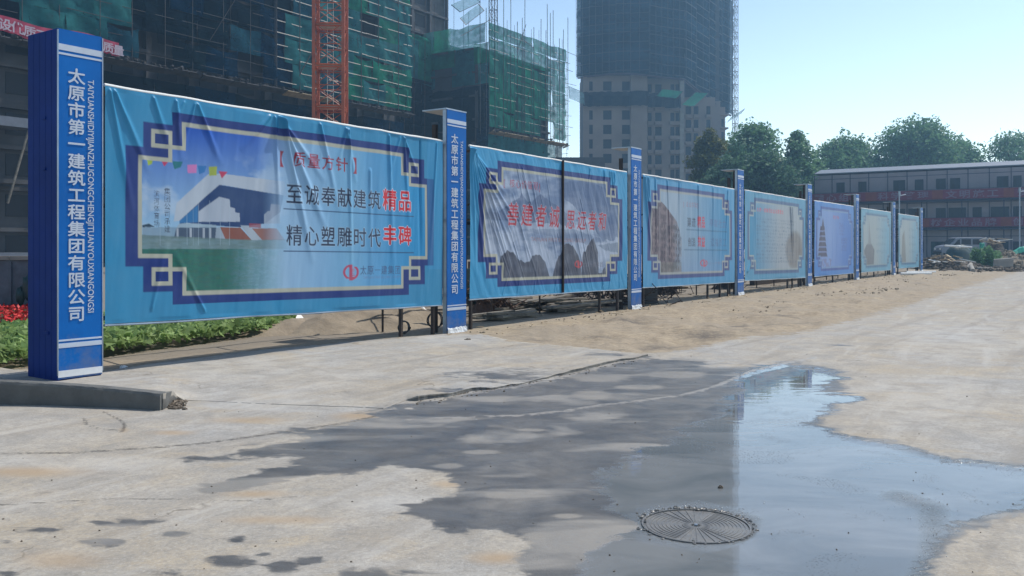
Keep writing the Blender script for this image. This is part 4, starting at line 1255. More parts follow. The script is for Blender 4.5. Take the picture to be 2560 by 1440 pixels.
fl = [(0.03, 0.0, 0.22, 2.0, .06, .06), (0.04, 0.0, 0.42, 1.2, .05, .05), (0.3, 0.0, 0.15, 1.4, .06, .045), (0.75, 0, 0.05, 2.2, .05, .03), (1.5, 0, 0.1, 2.4, .05, .025), (2.3, 0, 0.0, 2.0, .05, .02), (3.6, 0, 0.05, 2.6, .07, .025), (4.8, 0, 0.0, 2.2, .06, .02), (6.0, 0, -0.1, 2.4, .05, .025)]
hoarding(a3, 'light blue hoarding with a brown high-rise picture, black and red characters, third of the row', folds(fl, 0.009, 0.009, 33), 0.9, (0.2, 4.6, 5.6, 6.3))

# ---- hoarding 4: rows of small print
a4 = Art(1862, 2014, .46, .36, 3.395, 3.38, 0.026, 2)
a4.frame(L(75, 148, 185, K), L(62, 95, 140, K), L(150, 165, 170, K), L(140, 170, 190, K))
px, py = a4.px, a4.py
def C4(x, y): return (1850 + x / 5.143, 450 + y / 5.143)
xr = np.clip((px - 1880) / 70, 0, 1)[..., None]
cc = np.array(L(30, 135, 180, K)) * (1 - xr) + np.array(L(155, 165, 175, K)) * xr
up = np.clip(1 - (py - 495) / 25, 0, 1)[..., None] * 0.7
cc = cc * (1 - up) + np.array(L(160, 172, 182, K)) * up
a4.fill(a4.pic, cc[a4.pic])
cn = fbm(px / 8, py / 14, 4, 3)
sl = np.clip(1 - ((px - C4(700, 0)[0]) / 25) ** 2 - ((py - C4(0, 900)[1]) / 52) ** 2, 0, 1)
a4.fill(a4.pic, L(105, 95, 90, K), np.clip(sl * 2.0, 0, 0.85) * (0.6 + 0.4 * cn))
a4.text("太原一建集团企业发展理念", *C4(215, 350), *C4(560, 405), L(205, 70, 95, K), 0.01, a=0.85)
LINES = ["以人为本科技兴企管理强企质量立企", "诚信经营精心施工服务社会回报用户", "安全第一预防为主综合治理持续改进", "团结拼搏务实创新追求卓越争创一流"]
for k in range(13):
    yy = 480 + k * 46
    a4.text(LINES[k % 4], *C4(210 + 60 * (k % 4 == 1), yy), *C4(720 - 25 * (k % 3), yy + 30), L(70, 95, 125, K), 0.0, a=0.6)
a4.fret()
fl = [(4.9, 0.3, 0.18, 2.0, .05, .05), (5.2, 0.3, 0.1, 1.8, .05, .03), (1.0, 0, 0.05, 2.0, .06, .02), (0.2, 2.7, 2.3, 0.7, .1, .04)]
hoarding(a4, 'light blue hoarding covered in rows of small print under a red heading', folds(fl, 0.010, 0.007, 43), 2.1, (4.9, 5.5, 6.3))

# ---- hoarding 5: pagoda
a5 = Art(2036, 2134, .36, .33, 3.41, 3.43, 0.034, 2)
a5.frame(L(52, 125, 200, K), L(35, 75, 155, K), L(110, 145, 190, K), L(110, 145, 205, K))
px, py = a5.px, a5.py
xr = np.clip((px - 2075) / 50, 0, 1)[..., None]
cc = np.array(L(115, 148, 205, K)) * (1 - xr) + np.array(L(25, 105, 188, K)) * xr
a5.fill(a5.pic, cc[a5.pic])
PG = L(48, 52, 92, K)
for k in range(6):
    w_ = 6 + k * 1.25; yc = 566 + k * 13
    a5.fill(inpoly(px, py, [(2056 - w_, yc + 10), (2056 - w_ * 0.8, yc), (2056 + w_ * 0.8, yc), (2056 + w_, yc + 10)]) & a5.pic, PG)
    a5.fill(inpoly(px, py, [(2056 - w_ - 1.5, yc + 10), (2056 + w_ + 1.5, yc + 10), (2056 + w_, yc + 12.2), (2056 - w_, yc + 12.2)]) & a5.pic, L(120, 135, 185, K))
a5.fill(inpoly(px, py, [(2054, 566), (2057, 545), (2060, 566)]) & a5.pic, PG)
a5.text("弘扬企业", 2096, 558, 2112, 590, L(70, 90, 160, K), 0.0, vertical=True, a=0.8)
a5.text("团结奋进", 2102, 595, 2118, 628, L(60, 90, 160, K), 0.0, vertical=True, a=0.8)
a5.text("精神", 2082, 538, 2098, 548, L(185, 80, 110, K), 0.0, a=0.8)
a5.fill((fbm(px / 3, py / 6, 3, 8) > 0.5) & a5.pic & (py > 646) & (px < 2080), L(110, 105, 145, K), 0.6)
a5.fret()
hoarding(a5, 'deeper blue hoarding printed with a dark pagoda, between two slim posts far down the row', folds([(1.0, 0, 0, 2, .08, .02)], 0.008, 0.006, 53), 0.4, (0.3, 3.2, 6.0))

# ---- hoarding 6 and 7: pale prints
for (x0, x1, seed, lab) in ((2153, 2227, 61, 'pale teal hoarding with a faint round-topped building print, sixth of the row'), (2246, 2297, 71, 'pale teal hoarding at the far end of the row with a faint slender building print')):
    a6 = Art(x0, x1, .33, .30, 3.41, 3.43, 0.045, 2)
    a6.frame(L(100, 160, 188, K), L(75, 115, 150, K), L(140, 160, 170, K), L(150, 172, 185, K))
    px, py = a6.px, a6.py
    w_ = x1 - x0
    xr = np.clip((px - x0 - w_ * 0.5) / (w_ * 0.45), 0, 1)[..., None]
    cc = np.array(L(150, 165, 172, K)) * (1 - xr) + np.array(L(95, 160, 190, K)) * xr
    a6.fill(a6.pic, cc[a6.pic])
    cx = x0 + w_ * 0.27
    if seed == 61:
        a6.fill(inpoly(px, py, [(cx - 12, 662), (cx - 13, 625), (cx - 6, 610), (cx + 6, 610), (cx + 13, 625), (cx + 11, 662)]) & a6.pic, L(95, 98, 110, K), 0.85)
        a6.fill(inpoly(px, py, [(cx - 3, 612), (cx, 550), (cx + 5, 612)]) & a6.pic, L(120, 125, 135, K), 0.7)
    else:
        a6.fill(inpoly(px, py, [(cx - 6, 655), (cx - 4, 590), (cx + 1, 575), (cx + 5, 655)]) & a6.pic, L(120, 120, 120, K), 0.8)
    a6.text("太原一建集团", x0 + w_ * 0.5, 545, x0 + w_ * 0.88, 552, L(120, 135, 160, K), 0.0, a=0.7)
    for k in range(4):
        a6.text("建筑质量安全", x0 + w_ * 0.5, 570 + k * 18, x0 + w_ * 0.86, 578 + k * 18, L(100, 130, 155, K), 0.0, a=0.6)
    a6.fret()
    hoarding(a6, lab, folds([(1.5, 0, 0, 2, .08, .02)], 0.008, 0.006, seed), 0.4, (0.3, 3.2, 6.0))
# ------------------------------------------------------------------ netted building parallel to the fence
CB = 75.3
def bl(x, z=0.0):
    return on_line(x, CB, z)

def grid_poles(P, length, z0, z1, dz, ds, parent, r=0.03, jit=0.25, skip=0.0, n_off=0.05, up=1.0, seed=1, mat_='pole'):
    q = random.Random(seed)
    b = MB(); z = z0
    while z <= z1:
        s_ = 0.0
        while s_ < length:
            e = min(length, s_ + ds)
            if q.random() > skip:
                zz = z + q.uniform(-0.02, 0.02)
                b.tube(P + DV * s_ + NV * n_off + UV * (zz - P.z), P + DV * (e + 0.12) + NV * n_off + UV * (zz - P.z + q.uniform(-.03, .03)), r, 4, cap=False)
            s_ = e
        z += dz
    o = b.build('scaffold_ledgers', M[mat_], parent, recalc=False); o['kind'] = 'stuff'
    b = MB(); s_ = 0.0
    while s_ <= length:
        b.tube(P + DV * s_ + NV * (n_off + 0.04) + UV * (z0 - 1 - P.z), P + DV * (s_ + q.uniform(-.05, .05)) + NV * (n_off + 0.04) + UV * (z1 + q.uniform(0.2, up + 0.2) - P.z), r, 4, cap=False)
        s_ += ds * q.uniform(0.85, 1.15)
    for k in range(int(length / 16)):
        s0 = q.uniform(0, max(0.1, length - 6)); zz = q.uniform(z0, max(z0, z1 - 7)); d = q.choice((-1, 1))
        b.tube(P + DV * (s0 + (3 if d < 0 else 0)) + NV * 0.1 + UV * (zz - P.z), P + DV * (s0 + (0 if d < 0 else 3.2)) + NV * 0.1 + UV * (zz + 5 - P.z), r, 4, cap=False)
    o = b.build('scaffold_standards', M['pole_dark'], parent, recalc=False); o['kind'] = 'stuff'

def net_sheets(P, d, n, length, z0, z1, w, h, parent, mats, seed=1, miss=0.05, wob=0.12):
    """sheets of safety net, each its own slack panel"""
    q = random.Random(seed)
    z = z0
    while z < z1 - 0.2:
        s_ = 0.0
        ze = min(z1, z + h)
        while s_ < length - 0.2:
            se = min(length, s_ + w * q.uniform(0.9, 1.15))
            if q.random() > miss:
                nx_, ny_ = 6, 6; vs = []
                sag = q.uniform(0, 0.35) if q.random() < 0.35 else 0.03
                off = q.uniform(-0.04, 0.04); ph = q.uniform(0, 6)
                for j in range(ny_ + 1):
                    for i in range(nx_ + 1):
                        a, c = i / nx_, j / ny_
                        dd = off + wob * math.sin(a * PI * 2 + ph + c * 2) * math.sin(c * PI) + q.uniform(-.03, .03)
                        zz = z + (ze - z) * c - (sag * math.sin(a * PI) if j == ny_ else 0) + q.uniform(-.02, .02)
                        p = P + d * (s_ + (se - s_) * a) + n * dd
                        vs.append((p.x, p.y, zz))
                fs = [(j * (nx_ + 1) + i, j * (nx_ + 1) + i + 1, (j + 1) * (nx_ + 1) + i + 1, (j + 1) * (nx_ + 1) + i) for j in range(ny_) for i in range(nx_)]
                b = MB(); b.add(vs, fs)
                mm = mats(s_, z, q) if callable(mats) else q.choice(mats)
                b.build('net_sheet', M[mm], parent, recalc=False, smooth=True)
            s_ = se
        z = ze

def frame_block(P, d, n, length, depth, z1, parent, storey=2.9, bay=4.0, open_to=99, infill='concrete_dark', z0=0.0):
    """cast concrete frame: slabs and columns as parts, recessed infill wall"""
    b = MB(); b.fbox(P, d, n, 0.2, length - 0.2, -depth, -0.55, z0, z1 - 0.2); b.build('infill_wall', M[infill], parent)
    z = z0 + storey
    while z <= z1 + 0.1:
        b = MB(); b.fbox(P, d, n, 0, length, -depth - 0.2, 0.0, z - 0.28, z); b.build('floor_slab', M['concrete_dark'], parent)
        z += storey
    s_ = 0.0
    while s_ <= length:
        b = MB(); b.fbox(P, d, n, max(0, s_ - 0.25), min(length, s_ + 0.25), -0.5, -0.04, z0, z1); b.build('column', M['concrete_dark'], parent)
        s_ += bay
    z = z0
    while z < min(z1 - 1, open_to):
        s_ = 0.6
        while s_ < length - 3:
            b = MB(); b.fbox(P, d, n, s_ + 0.5, s_ + 2.3, -0.6, -0.5, z + 0.8, z + 2.35); b.build('window', M['dark'], parent)
            s_ += bay
        z += storey

NB = 1.6    # scaffold stands this far in front of the wall
# left block
X0, X1 = -330, 1027
P0 = bl(X0); P1 = bl(X1); Lb = (P1 - P0).length
bA = thing('scaffolded_building', 'tall netted apartment block under construction behind the first hoarding, orange crane mast in front', 'building', (P0.x, P0.y, 0))
frame_block(P0 - NV * NB, DV, NV, Lb, 14, 46.4, bA, open_to=48, infill='concrete_dark')
def mats_left(s_, z, q):  # net tone by stretch; the block's self-shade is in the darker ones
    x = 1280 + F * (P0.x + DV.x * s_) / (P0.y + DV.y * s_)
    if x < 290: return q.choice(['net_teal', 'net_blue', 'net_teal', 'net_dark'])
    if x < 400 or 560 < x < 690: return q.choice(['net_blue', 'net_dark', 'net_navy'])
    if x < 690: return q.choice(['net_dark', 'net_dark', 'net_navy'])
    if x < 800: return q.choice(['net_teal', 'net_teal', 'net_blue'])
    return q.choice(['net_teal', 'net_green', 'net_teal', 'net_green', 'net_teal'])
net_sheets(P0, DV, NV, Lb, 16.2, 46, 2.9, 2.25, bA, mats_left, 4, 0.06, 0.16)
k_mid = (bl(690) - P0).length
grid_poles(P0, k_mid, 16.6, 45, 1.1, 2.9, bA, 0.028, skip=0.35, seed=3, mat_='pole_dark')
grid_poles(P0 + DV * k_mid, Lb - k_mid, 16.6, 45, 1.1, 2.9, bA, 0.045, skip=0.12, seed=4)
# working platform with boards and rubbish at the foot of the scaffold
def bm_(p):
    x = 1280 + F * p.x / p.y
    return 'board_tan' if (680 < x < 790 or x > 1200) else 'board_dark'
def platform(P, length, z, parent, seed):
    q = random.Random(seed)
    s_ = 0
    while s_ < length:
        e = min(length, s_ + 2.95)
        b = MB(); c = P + DV * ((s_ + e) / 2) + NV * 0.25; c.z = z + q.uniform(-.06, .06)
        b.obox(c, DV * ((e - s_) / 2 - 0.03), (NV + UV * 0.35).normalized() * 0.45, (UV - NV * 0.35).normalized() * 0.04)
        b.build('platform_board', M[bm_(P + DV * s_)], parent); s_ = e
    b = MB()
    for k in range(int(length * 5)):
        p = P + DV * q.uniform(0, length) + NV * q.uniform(-0.3, 0.8); p.z = z + 0.1 + q.uniform(0, .25)
        b.blob(p, q.uniform(.05, .3), q.uniform(.05, .2), q.uniform(.05, .22), q.random(), 6, 3, 0.4, False)
    o = b.build('platform_debris', M['board_dark'], parent, recalc=False); o['kind'] = 'stuff'
platform(P0, Lb, 15.6, bA, 3)
# lower storeys hidden by dark sheeting right of the blue post
k0 = (bl(150) - P0).length
net_sheets(P0 + DV * k0 - NV * 1.0, DV, NV, Lb - k0, 0.3, 15.0, 4.0, 5.0, bA, ['net_navy', 'net_navy', 'net_dark'], 9, 0.0, 0.2)
# pale canopy slabs and an inclined brace at the far left
for (xa, xb_, z0_, z1_, mm) in ((-300, 70, 9.75, 10.4, 'roof_sheet'), (-300, 72, 0.9, 1.15, 'roof_sheet'), (-300, 72, 5.9, 6.2, 'concrete_dark')):
    pa = bl(xa); l_ = (bl(xb_) - pa).length
    b = MB(); b.fbox(pa, DV, NV, 0, l_, -1.5, 0.6 if mm == 'roof_sheet' else 0.1, z0_, z1_); b.build('canopy_slab', M[mm], bA)
pa = bl(10); b = MB(); b.tube(pa + NV * 0.5 + UV * 4.5, bl(62) + NV * 0.5 + UV * 9.6, 0.08); b.build('brace', M['wood_old'], bA)
pa = bl(-300); b = MB(); b.fbox(pa, DV, NV, 0, (bl(72) - pa).length, -1.2, -0.9, 0.0, 0.95); b.build('plinth_wall', M['galv'], bA)

# right wing
W0 = bl(1222); W1_ = bl(1414); Lw = (W1_ - W0).length
bC = thing('scaffolded_building', 'lower green netted block with bare scaffold poles standing up above its top edge', 'building', (W0.x, W0.y, 0))
frame_block(W0 - NV * NB, DV, NV, Lw - 1.5, 11, 26.1, bC, open_to=27)
net_sheets(W0, DV, NV, Lw, 16.2, 28.9, 3.0, 2.2, bC, ['net_wing', 'net_wing', 'net_green'], 14, 0.01)
net_sheets(W0 - NV * 0.6, DV, NV, Lw, 1.0, 15.6, 4.0, 5.0, bC, ['net_dark', 'net_teal'], 19, 0.0)
grid_poles(W0, Lw - 1.0, 16.5, 28.6, 1.15, 1.9, bC, 0.03, skip=0.3, seed=8, up=1.5)
platform(W0, Lw, 15.5, bC, 5)
# end face of the wing, turned to the camera, its lower shade put into the nets' colour
WS = W0 - NV * 11.5
net_sheets(WS, NV, -DV, 11.5, 21.5, 28.9, 2.8, 2.5, bC, ['net_teal', 'net_green'], 24, 0.02)
net_sheets(WS, NV, -DV, 11.5, 0.5, 21.5, 3.5, 5.2, bC, ['net_dark', 'net_navy', 'net_dark'], 25, 0.0)
b = MB(); 
for (x, yt) in ((1199, -40), (1214, 20), (1236, 48), (1257, -60), (1275, -10), (1293, 54), (1303, 45), (1310, -30), (1333, 68), (1350, 48), (1362, 76), (1368, 10), (1375, 32), (1381, 26), (1397, 96), (1406, 74), (1418, 44)):
    p = bl(x); b.tube(p + NV * 0.12 + UV * 15, p + NV * rnd.uniform(0.0, 0.2) + UV * ZY(yt, p.y), 0.04, 5, cap=False)
for (xa, ya, xb_, yb) in ((1290, 130, 1312, 62), (1150, 90, 1222, 50), (1300, 95, 1330, 120)):
    p = bl(xa); q = bl(xb_); b.tube(p + NV * 0.2 + UV * ZY(ya, p.y), q + NV * 0.2 + UV * ZY(yb, q.y), 0.04, 5, cap=False)
o = b.build('scaffold_standards', M['pole_dark'], bC, recalc=False); o['kind'] = 'stuff'
b = MB()
for (y_, l_) in ((128, 3.2), (158, 1.2), (172, 2), (208, 3.0), (250, 1.2), (290, 1.6), (315, 2.0), (340, 1.4)):
    p = bl(1414); b.tube(p - DV * 0.6 + UV * ZY(y_, p.y), p + DV * l_ + UV * (ZY(y_, p.y) + rnd.uniform(-.1, .2)), 0.035, 4, cap=False)
for k in range(22):
    p = bl(1414); z = 3 + k * 1.15; b.tube(p - NV * 1.2 + DV * 0.2 + UV * z, p + NV * 0.3 + DV * 0.2 + UV * z, 0.03, 4, cap=False)
b.tube(bl(1417) + UV * 0, bl(1417) + UV * 28, 0.035, 4, cap=False); b.tube(bl(1412) - NV * 1.2, bl(1412) - NV * 1.2 + UV * 29, 0.035, 4, cap=False)
o = b.build('end_frame', M['pole_dark'], bC, recalc=False); o['kind'] = 'stuff'

# concrete core between the two, set back
Pc = PX(985, 108)
bD = thing('concrete_core', 'bare grey concrete stair core rising between the two netted blocks', 'building', (Pc.x, Pc.y, 0))
frame_block(Pc, DV, NV, 10.8, 8, 46.4, bD, open_to=47, bay=3.6, infill='concrete_mid')
net_sheets(Pc + NV * 1.2, DV, NV, 14.5, 22.5, 28.0, 3.0, 2.4, bD, ['net_green', 'net_teal'], 34, 0.05)
net_sheets(Pc + NV * 1.2, DV, NV, 12.5, 0.5, 22.5, 3.5, 5.4, bD, ['net_dark'], 35, 0.0)
b = MB()
for s_ in (0.4, 2.2, 4.3, 6.1, 8.4, 10.2, 12.3, 13.4):
    b.tube(Pc + DV * s_ + NV * 1.3 + UV * 14, Pc + DV * (s_ + .1) + NV * 1.3 + UV * rnd.uniform(29, 38), 0.035, 4, cap=False)
o = b.build('scaffold_standards', M['rust'], bD, recalc=False); o['kind'] = 'stuff'

def outrigger(P, q_, w_, h_, label, group='outrigger safety nets'):
    """slanting fly net stretched between two booms"""
    t = thing('safety_net', label, 'safety net', tuple(P), group)
    P = Vector(P); a = Vector(q_); b_ = Vector(w_)
    vs = []
    for j in range(7):
        for i in range(9):
            u, v = i / 8, j / 6
            p = P + a * u + b_ * v; p = p + UV * (-h_ * math.sin(u * PI) * math.sin(v * PI) + rnd.uniform(-.04, .04)); vs.append(tuple(p))
    fs = [(j * 9 + i, j * 9 + i + 1, (j + 1) * 9 + i + 1, (j + 1) * 9 + i) for j in range(6) for i in range(8)]
    b = MB(); b.add(vs, fs); b.build('net', M['net_pale'] if 'pale' in label else M['net_green'], t, recalc=False, smooth=True)
    for u in (0, 1):
        b = MB(); b.tube(P + a * u, P + a * u + b_, 0.05, 5); b.build('boom', M['pole_dark'], t)
    b = MB(); b.tube(P + b_, P + a + b_, 0.04, 5); b.build('edge_rope', M['pole_dark'], t)
    return t
p = PX(1150, 112, ZY(45, 112)); outrigger(p, PX(1196, 116, ZY(10, 116)) - p, PX(1165, 112, ZY(62, 112)) - p, 0.3, 'pale tilted fly net above the green netted block, lower of the pair')
p = PX(1128, 114, ZY(12, 114)); outrigger(p, PX(1180, 118, ZY(-12, 118)) - p, PX(1150, 114, ZY(30, 114)) - p, 0.3, 'pale fly net at the top edge of the photograph above the green netted block')

# red slogan cloth on the left block
pa = bl(-60)
r1 = thing('slogan_banner', 'creased red slogan cloth hung along the scaffold at the top left', 'banner', (pa.x, pa.y, 17))
vs = []; N_ = 60; l_ = (bl(287) - pa).length
for j in range(7):
    for i in range(N_ + 1):
        a = i / N_; zt_ = 17.05 + 0.12 * math.sin(a * 11); hh = 1.15 - 0.1 * math.sin(a * 9)
        p = pa + DV * (l_ * a) + NV * (0.55 + 0.12 * math.sin(a * 60 + j) * (j / 6))
        vs.append((p.x, p.y, zt_ - hh * j / 6))
fs = [(j * (N_ + 1) + i, j * (N_ + 1) + i + 1, (j + 1) * (N_ + 1) + i + 1, (j + 1) * (N_ + 1) + i) for j in range(6) for i in range(N_)]
b = MB(); b.add(vs, fs); b.build('cloth', M['red_cloth'], r1, recalc=False, smooth=True)
txt = "建设优质工程确保安全质量"
vs, fs = [], []
for i, ch in enumerate(txt):
    v, t = glyph(ch, 0.02); o_ = len(vs); a0 = (i + 0.3) / len(txt)
    for x, y in v:
        a = a0 + x * 0.9 / l_; zt_ = 17.05 + 0.12 * math.sin(a * 11)
        p = pa + DV * (l_ * a) + NV * 0.72; vs.append((p.x, p.y, zt_ - 0.92 + y * 0.82))
    fs += [tuple(int(k) + o_ for k in tt) for tt in t]
b = MB(); b.add(vs, fs); b.build('lettering', M['cloth_letters'], r1, recalc=False)['kind'] = 'stuff'

# ------------------------------------------------------------------ crane mast (orange)
def lattice(name, label, cat, c, side, rz, z0, z1, sec, rleg, m, rb=0.035, group=None, detail=True):
    t = thing(name, label, cat, (c[0], c[1], 0), group)
    cs = [(math.cos(rz + PI / 4 + k * PI / 2) * side * .7071, math.sin(rz + PI / 4 + k * PI / 2) * side * .7071) for k in range(4)]
    leg = [Vector((c[0] + a, c[1] + b_, 0)) for a, b_ in cs]
    for k in range(4):
        b = MB(); b.box((leg[k].x, leg[k].y, (z0 + z1) / 2), rleg * 1.8, rleg * 1.8, z1 - z0, rz); b.build('leg', m, t, bevel=0.0)
    n = int((z1 - z0) / sec)
    for j in range(n + 1):
        z = z0 + j * sec
        for k in range(4):
            a, b_ = leg[k], leg[(k + 1) % 4]
            mb = MB(); mb.tube(a + UV * z, b_ + UV * z, rb * (1.5 if j % 2 == 0 else 1), 6)
            if j % 2 == 0 and detail: mb.tube(a + UV * (z - 0.16), b_ + UV * (z - 0.16), rb * 1.6, 6)
            mb.build('crossbar', m, t)
    mb = MB()
    for j in range(n):
        z = z0 + j * sec
        for k in range(4):
            a, b_ = leg[k], leg[(k + 1) % 4]
            mb.tube(a + UV * z, b_ + UV * (z + sec), rb * 0.75, 5, cap=False)
            if detail or j % 2: mb.tube(b_ + UV * z, a + UV * (z + sec), rb * 0.75, 5, cap=False)
    o = mb.build('diagonal_bracing', m, t, recalc=False); o['kind'] = 'stuff'
    if detail:
        for j in range(0, n, 2):
            z = z0 + j * sec
            mb = MB(); mid = sum(leg, Vector()) / 4
            mb.box((mid.x, mid.y, z + 0.02), side * 0.86, side * 0.86, 0.03, rz); mb.build('landing', M['pole'], t)
        mb = MB(); mid = sum(leg, Vector()) / 4
        u = (leg[1] - leg[0]).normalized()
        for sgn in (-1, 1): mb.tube(mid + u * 0.2 * sgn + UV * z0, mid + u * 0.2 * sgn + UV * z1, 0.02, 4)
        z = z0
        while z < z1: mb.tube(mid - u * 0.2 + UV * z, mid + u * 0.2 + UV * z, 0.012, 4, cap=False); z += 0.33
        mb.build('ladder', M['pole'], t, recalc=False)
    return t
lattice('crane_mast', 'orange lattice crane mast with bright crossbars rising behind the first hoarding', 'crane mast', (PX(826, 60).x, 60), 1.95, math.radians(4), 0, 40, 1.38, 0.115, M['crane'])
lattice('hoist_mast', 'thin dark lattice mast beyond the green netted block, against the sky', 'mast', (PX(1233, 128).x, 128), 0.9, 0.5, 0, 52, 1.5, 0.05, M['mast_red'], 0.03, None, False)

# ------------------------------------------------------------------ far concrete tower with netted upper storeys
TB = thing('tower_block', 'tall unfinished concrete tower with dark netted upper storeys behind the second and third hoardings', 'building', (PX(1580, 180).x, 180, 0))
XD = Vector((1, 0, 0)); YD = Vector((0, -1, 0))
ROWS = [(34.1 - 2.93 * k - 0.95, 34.1 - 2.93 * k + 0.92) for k in range(12)]
def wall_open(name, x0, x1, Y, z0, z1, cols, parent, m, th=0.35, rows=ROWS, win=True, ledge=False):
    """front wall with real openings: piers, spandrels and a dark room behind each"""
    P = PX(x0, Y); wd = (x1 - x0) / F * Y
    cs = [((a - x0) / F * Y, (b_ - x0) / F * Y) for a, b_ in cols]
    b = MB(); s_ = 0.0
    for a, c in cs + [(wd, wd)]:
        if a > s_ + 0.01: b.fbox(P, XD, YD, s_, a, -th, 0.0, z0, z1)
        s_ = c
    rr = [r for r in rows if r[0] > z0 and r[1] < z1]
    for a, c in cs:
        zc = z0
        for (ra, rb_) in sorted(rr):
            b.fbox(P, XD, YD, a, c, -th + 0.02, -0.003, zc, ra); zc = rb_
        b.fbox(P, XD, YD, a, c, -th + 0.02, -0.003, zc, z1)
    b.build(name, m, parent)
    if win:
        for a, c in cs:
            for (ra, rb_) in rr:
                b = MB(); b.fbox(P, XD, YD, a + 0.002, c - 0.002, -th - 0.5, -th + 0.03, ra, rb_)
                b.build('window', M['dark'], parent)
                if ledge:
                    b = MB(); b.fbox(P, XD, YD, a - 0.15, c + 0.15, 0.0, 0.7, ra - 0.75, ra - 0.02); b.build('balcony', m, parent)
    b = MB(); b.fbox(P, XD, YD, 0, wd, -9, -th - 0.55, z0, z1); b.build('core', M['concrete_dark'], parent)
ZT = 80
wall_open('wall', 1458, 1577, 178, 0, 36.2, [(1473, 1482), (1508, 1529), (1555, 1575)], TB, M['tower_conc'])
b = MB(); P = PX(1577, 177); b.fbox(P, XD, YD, 0.02, 41 / F * 177, -9, 0.0, 0, 36.2); b.build('pier', M['tower_conc'], TB)
for k in range(12):
    z = 35.5 - 2.93 * k
    b = MB(); b.fbox(P, XD, YD, 0.0, 41 / F * 177 + 0.02, 0.0, 0.03, z - 0.06, z); b.build('floor_line', M['tower_conc'], TB)
wall_open('wall', 1618.5, 1700, 181, 0, 36.2, [(1620, 1629), (1638, 1654), (1676, 1686), (1689, 1699)], TB, M['tower_conc'], ledge=True)
b = MB(); P = PX(1700, 180.2); b.fbox(P, XD, YD, 0, 10 / F * 180, -8, 0.0, 0, 36.2); b.build('pier', M['concrete'], TB)
wall_open('wall', 1710, 1788, 191, 0, 34, [(1714, 1728), (1734, 1746), (1766, 1776)], TB, M['tower_conc'], ledge=True)
b = MB(); P = PX(1788, 196); b.fbox(P, XD, YD, 0.0, 13 / F * 196, -10, 0.0, 0, 34); b.build('pier', M['tower_conc'], TB)
b = MB(); P = PX(1800, 198); b.fbox(P, XD, YD, 0.0, 13 / F * 198, -8, 0.0, 0, 33); b.build('wall', M['tower_conc'], TB)
for k in range(10):
    b = MB(); b.fbox(P, XD, YD, 0.05, 13 / F * 198 + 0.6, -3, 0.6, 31 - 2.93 * k, 31.3 - 2.93 * k); b.build('balcony', M['tower_conc'], TB)
    b = MB(); b.fbox(P, XD, YD, 0.3, 0.85, -0.1, 0.02, 28.6 - 2.93 * k, 30.3 - 2.93 * k); b.build('window', M['dark'], TB)
# netted shell: facets in storey bands
SH = [(1442, 178.6, 36.0), (1474, 177.2, 36.1), (1506, 176.4, 36.2), (1540, 176.0, 36.4), (1577, 175.6, 36.3), (1622, 174.8, 35.8), (1652, 176.5, 35.8), (1682, 178.2, 35.9), (1712, 179.6, 35.9), (1738, 185, 35.2), (1770, 192, 34.0), (1802, 200, 32.6), (1833, 206, 32.4)]
for i in range(len(SH) - 1):
    (xa, ya, za), (xb_, yb, zb_) = SH[i], SH[i + 1]
    A_ = PX(xa, ya); B_ = PX(xb_, yb); z = 0
    k = 0
    d_ = (B_ - A_); n_ = Vector((d_.y, -d_.x, 0)).normalized()
    zz0 = za; 
    while zz0 < ZT:
        zz1 = zz0 + 8.8
        vs = []
        for j in range(9):
            for q in range(5):
                a = q / 4; p = A_ + d_ * a + n_ * (0.10 * math.sin(j * 1.9 + q) + rnd.uniform(-.06, .06) + (0.12 if j % 3 == 0 else 0))
                zb0 = za + (zb_ - za) * a if k == 0 else None
                lo = (zb0 if k == 0 else zz0); vs.append((p.x, p.y, lo + (zz1 - lo) * j / 8))
        fs = [(j * 5 + q, j * 5 + q + 1, (j + 1) * 5 + q + 1, (j + 1) * 5 + q) for j in range(8) for q in range(4)]
        b = MB(); b.add(vs, fs); b.build('net_sheet', M['net_tower'], TB, recalc=False, smooth=True)
        zz0 = zz1; k += 1
    b = MB(); c0_ = A_ + UV * (za - 0.15); c1_ = B_ + UV * (zb_ - 0.15)
    b.tube(c0_ - n_ * 0.6, c1_ - n_ * 0.6, 0.16, 4); b.tube(c0_, c1_, 0.08, 4); b.build('foot_beam', M['mast_red'], TB)
b = MB()
for i in range(len(SH) - 1):
    (xa, ya, za), (xb_, yb, zb_) = SH[i], SH[i + 1]; A_ = PX(xa, ya); B_ = PX(xb_, yb); n_ = Vector(((B_ - A_).y, -(B_ - A_).x, 0)).normalized() * 0.32
    z = za + 0.4
    while z < ZT:
        b.tube(A_ + n_ + UV * z, B_ + n_ + UV * (z + rnd.uniform(-.08, .08)), rnd.choice((0.03, 0.045, 0.06)), 4, cap=False); z += 1.9
    for f in (0.0, 0.5): b.tube(A_.lerp(B_, f) + n_ + UV * za, A_.lerp(B_, f) + n_ + UV * ZT, 0.045, 4, cap=False)
o = b.build('shell_poles', M['pole_dark'], TB, recalc=False); o['kind'] = 'stuff'
# shell backing walls so the top reads solid
for (xa, xb_, Y_, za) in ((1460, 1577, 178, 36.2), (1577, 1620, 177, 36.2), (1620, 1712, 181, 36.2), (1714, 1800, 196, 34.0), (1800, 1826, 206, 33.0)):
    P = PX(xa, Y_); wd = (xb_ - xa) / F * Y_; nn = max(2, int(wd / 3.2)); z = za
    b = MB(); b.fbox(P, XD, YD, 0, wd, -9, -0.6, za, ZT - 1); b.build('core', M['concrete_dark'], TB)
    while z < ZT - 2:
        b = MB(); b.fbox(P, XD, YD, 0, wd, -0.6, 0.0, z + 2.65, z + 2.93); b.build('floor_slab', M['concrete_dark'], TB); z += 2.93
